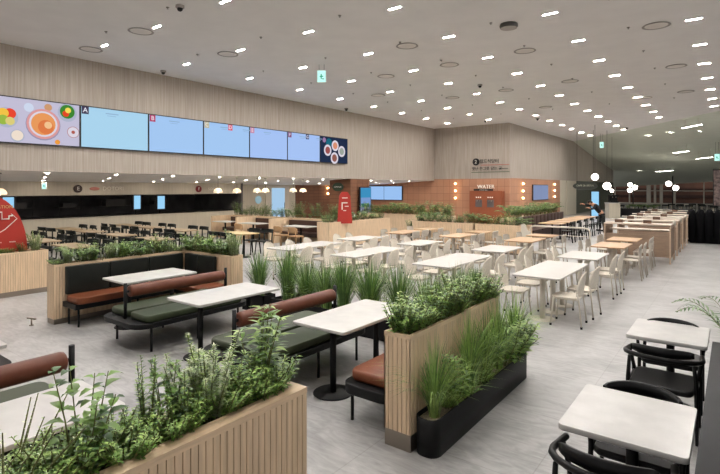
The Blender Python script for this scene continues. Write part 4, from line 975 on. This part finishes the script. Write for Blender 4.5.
# ------------------------------------------------------------------ far zone
e = empty('black_sofa', (.9, 23.2, 0), 0, 'tall black curved sofa back at the far right edge of the walkway', 'sofa')
b = nb(mat('black_fabric', (16, 16, 18), .95, spec=.1))
for k in range(16): b.tube([(-2.2+k*.29, 0, .05),(-2.2+k*.29, 0, 1.18),(-2.2+k*.29,.08,1.26)], [.15,.15,.1], 12)
b.build('backrest', e)
b = nb(M_black); b.prism(rrect(-2.35, 2.3, .0, .95, .12, 5), .05, .45, bev=.04); b.build('seat', e)
b = nb(M_black); b.box(-2.25, 2.2, .05, .85, 0, .05); b.build('plinth', e)
for i, (x, y) in enumerate([(-7.3,43.5),(-6.2,45.5),(-5.3,43.6),(-4.6,46.5),(-3.8,49),(-3.0,46),(-2.4,50),(-1.6,47),(-.8,44.5)]):
    pedestal_table('far_table', x-.6, x+.6, y, y+.7, M_white, M_cmetal, f'distant white table before the windows, {ORD[i]} from the left', poles=((-.3,0),(.3,0)), pr=.05, dr=.2, group='distant white tables')
    for j in (-1, 1):
        DC.put((x+j*.3, y-.2, 0), 0, f'distant black chair before the {ORD[i]} white window table, {("left","right")[j > 0]} one', 'chair', 'distant black chairs')
for i, (x, y, wd) in enumerate([(-5.4,41.0,2.4),(-3.2,41.6,1.6),(-7.1,41.2,.9)]):
    e = empty('low_partition', (x, y, 0), 0, f'low black partition in front of the window tables, {("middle","right","left")[i]} one', 'partition')
    b = nb(M_black); b.box(-wd/2, wd/2, 0, .3, .05, .62); b.box(-wd/2+.05, wd/2-.05, .05, .25, 0, .05); b.build('body', e)
    b = nb(M_blkglass); b.box(-wd/2-.02, wd/2+.02, -.02, .32, .62, .65); b.build('cap', e)
for i in range(5): plant(BACK, -6.2+i*.42, 41.15, .64, f'on the middle black partition far away, {ORD[i]} from the left', 'plants on the far partition', .8)
def globe_post(x, y, z, gl, label):
    e = empty('globe_floor_lamp', (x, y, 0), 0, label, 'floor lamp')
    b = nb(M_black); b.cyl(0, 0, .03, z, .05, 10); b.lathe([(.001,0),(.22,0),(.22,.03),(.05,.04)], n=20)
    for dx, zz, r in gl: b.tube([(0,0,zz),(dx,0,zz)], .02, 6)
    b.build('post', e)
    for dx, zz, r in gl: b = nb(M_globe); b.ball((dx, 0, zz), r, n=16, m=10); b.build('globe', e)
globe_post(-6.79, 47.53, 2.6, ((-.22,2.42,.18),(.14,2.2,.2),(-.25,1.95,.18)), 'black post lamp with three glowing globes at the far centre')
globe_post(-4.13, 50.0, 3.2, ((-.3,2.52,.22),(.22,2.15,.22)), 'black post lamp with two glowing globes before the windows')
def globe_pend(x, y, z, r, label, top):
    e = empty('globe_pendant', (x, y, z), 0, label, 'pendant lamp')
    b = nb(M_globe); b.ball((0,0,0), r, n=16, m=10); b.build('globe', e)
    b = nb(M_black); b.cyl(0, 0, r*.95, top-z, .008, 6); b.build('cord', e)
globe_pend(-6.7, 32.55, 2.82, .2, 'bright globe pendant nearest, above the oval sign', 6.0)
globe_pend(-6.73, 36.29, 2.28, .24, 'glowing globe pendant over the distant cafe counter', 6.0)
globe_pend(-7.05, 39.81, 1.95, .12, 'small globe lamp right of the cafe counter', slope_z(-7.05, 39.81))
s = empty('oval_sign', (-7.9, 35.4, 2.28), .35, 'dark oval cafe sign with pale lettering hanging beside the globe pendants', 'sign')
b = nb(mat('sign_dark', (34, 38, 30), .5)); b.prism([(.76*math.cos(2*PI*i/28), .27*math.sin(2*PI*i/28)) for i in range(28)], 0, .08); b.xf(Matrix.Rotation(PI/2, 4, 'X')); b.build('plate', s)
text('lettering', 'CAFE 26 SEOUL', .16, (0, -.09, .03), RY, mat('sign_pale', (170, 172, 150), .5), s, .003)
b = nb(M_black); b.cyl(-.5, -.04, .2, 3.72, .01, 6); b.cyl(.5, -.04, .2, 3.72, .01, 6); b.build('hanger', s)
k = tv('digital_kiosk', (-8.07, 39.04, 1.0), .62, 1.85, .64, 'upright lit menu kiosk beside the dark green opening, behind the bending person', 'digital screen', E('os', (150,205,240)), False, .12)
b = nb(M_black); b.box(-.3, .3, -.2, .1, -1.0, -.9); b.build('base', k)
e = empty('cafe_counter', (-6.9, 39.2, 0), .64, 'cream cafe counter with a dark machine on it at the far centre', 'counter')
b = nb(M_cream); b.box(-.4, .4, -.3, .3, 0, 1.05); b.build('body', e)
b = nb(M_white); b.box(-.44, .44, -.34, .34, 1.05, 1.1); b.build('top', e)
e = empty('coffee_machine', (-6.85, 39.2, 1.1), .64, 'dark coffee machine on the cream cafe counter', 'coffee machine')
b = nb(M_blk2); b.box(-.28, .28, -.2, .25, .0, .12); b.box(-.28, .28, 0, .25, .12, .45); b.box(-.28, .28, -.2, .25, .45, .55); b.build('body', e)
b = nb(M_steel); b.cyl(-.12, -.12, .35, .45, .03, 8); b.cyl(.12, -.12, .35, .45, .03, 8); b.build('group_head', e)
e = empty('poster_panel', (-.3, 37.2, 0), .15, 'tall mottled grey and brown poster panel at the right edge', 'poster')
b = nb(M_black); b.box(-.68, .68, 0, .06, 1.05, 3.3); b.cyl(-.5, .03, 0, 1.05, .03, 8); b.cyl(.5, .03, 0, 1.05, .03, 8); b.build('frame', e)
b = nb(mat('poster_print', (150, 130, 125), .5, nscale=5, rgb2=(64, 54, 56))); b.box(-.65, .65, -.01, 0, 1.08, 3.27); b.build('print', e)

# ------------------------------------------------------------------ the bending person
def skin_body(name, verts, edges, radii, root, m, parent, lvl=1):
    me = bpy.data.meshes.new(name); me.from_pydata(verts, edges, []); o = bpy.data.objects.new(name, me); COL.objects.link(o)
    o.parent = parent; me.materials.append(m)
    md = o.modifiers.new('skin', 'SKIN'); md.use_smooth_shade = True
    lay = me.skin_vertices[0] if me.skin_vertices else None
    if lay is None:
        me.attributes  # ensure access
    for i, r in enumerate(radii):
        me.skin_vertices[0].data[i].radius = (r, r) if not isinstance(r, tuple) else r
    me.skin_vertices[0].data[root].use_root = True
    s_ = o.modifiers.new('sub', 'SUBSURF'); s_.levels = lvl; s_.render_levels = lvl
    return o
pr = empty('person', (-5.25, 26.9, 0), .64, 'person in dark clothes bending to the left with one arm stretched forward', 'person')
# facing local -X, seen from the side
V = [(0,0,.88),(-.12,0,1.05),(-.27,0,1.22),(-.38,0,1.33),(-.46,0,1.37),(-.55,0,1.40),(-.62,0,1.42),          # pelvis, spine, chest, neck, head
     (.03,-.10,.82),(.07,-.11,.46),(.14,-.11,.07),(.02,-.12,.03),                                                # right leg
     (.03,.10,.82),(-.02,.11,.46),(.02,.11,.07),(-.10,.12,.03),                                                  # left leg
     (-.36,-.17,1.30),(-.5,-.2,1.1),(-.68,-.18,1.16),(-.74,-.18,1.18),                                           # near arm
     (-.36,.17,1.32),(-.56,.22,1.28),(-.78,.22,1.34),(-.84,.22,1.36)]
Ed = [(0,1),(1,2),(2,3),(3,4),(4,5),(5,6),(0,7),(7,8),(8,9),(9,10),(0,11),(11,12),(12,13),(13,14),(3,15),(15,16),(16,17),(17,18),(3,19),(19,20),(20,21),(21,22)]
Ra = [.13,.12,.14,.11,.05,.09,.085,.09,.062,.042,.04,.09,.062,.042,.04,.055,.042,.03,.028,.055,.042,.03,.028]
n0 = len(V)
for hb, yy in ((18,-.18),(22,.22)):
    hx, _, hz = V[hb]
    for f_, (dy, ln) in enumerate(((-.03,.07),(-.01,.085),(.01,.08),(.03,.065))):
        i0 = len(V); V += [(hx-.04, yy+dy, hz), (hx-.04-ln*.6, yy+dy*1.2, hz-.01), (hx-.04-ln, yy+dy*1.2, hz-.035)]; Ed += [(hb, i0),(i0,i0+1),(i0+1,i0+2)]; Ra += [.01,.009,.008]
    i0 = len(V); V += [(hx-.01, yy-.045, hz-.01),(hx-.04, yy-.06, hz-.03)]; Ed += [(hb,i0),(i0,i0+1)]; Ra += [.011,.009]
body = skin_body('body', V, Ed, Ra, 0, M_skin, pr)
skin_body('sweater', [V[0],V[1],V[2],V[3],V[15],V[16],(-.64,-.185,1.145),V[19],V[20],(-.74,.22,1.325)], [(0,1),(1,2),(2,3),(3,4),(4,5),(5,6),(3,7),(7,8),(8,9)], [.155,.15,.165,.13,.075,.06,.045,.075,.06,.045], 0, M_cloth, pr)
skin_body('trousers', [(0,0,.93),V[7],V[8],(.13,-.11,.10),V[11],V[12],(.015,.11,.10)], [(0,1),(1,2),(2,3),(0,4),(4,5),(5,6)], [.15,.115,.085,.065,.115,.085,.065], 0, M_cloth, pr)
b = nb(M_hair); b.ball((-.575,0,1.455), .105, .1, .08, 16, 10); b.ball((-.50,0,1.43), .07, .09, .075, 12, 8); b.build('hair', pr)
b = nb(M_skin); b.ball((-.69,0,1.395), .02, .014, .014, 8, 6); b.ball((-.6,-.09,1.4), .018, .01, .028, 8, 6); b.ball((-.6,.09,1.4), .018, .01, .028, 8, 6); b.build('face_features', pr)
b = nb(M_black)
for yy in (-.03, .03): b.ball((-.685, yy, 1.42), .008, .008, .008, 6, 4)
b.build('eyes', pr)
b = nb(M_black)
for x, y in ((.07,-.115),(-.05,.115)): b.prism(rrect(x-.13, x+.1, y-.05, y+.05, .04, 4), 0, .08, bev=.02)
b.build('shoes', pr)

for o in [o for o in list(sc.objects) if o.parent is None and o.type in ('EMPTY','MESH') and 'label' not in o and 'kind' not in o]:
    print('unused', o.name)
    for c_ in list(o.children_recursive): bpy.data.objects.remove(c_)
    bpy.data.objects.remove(o)
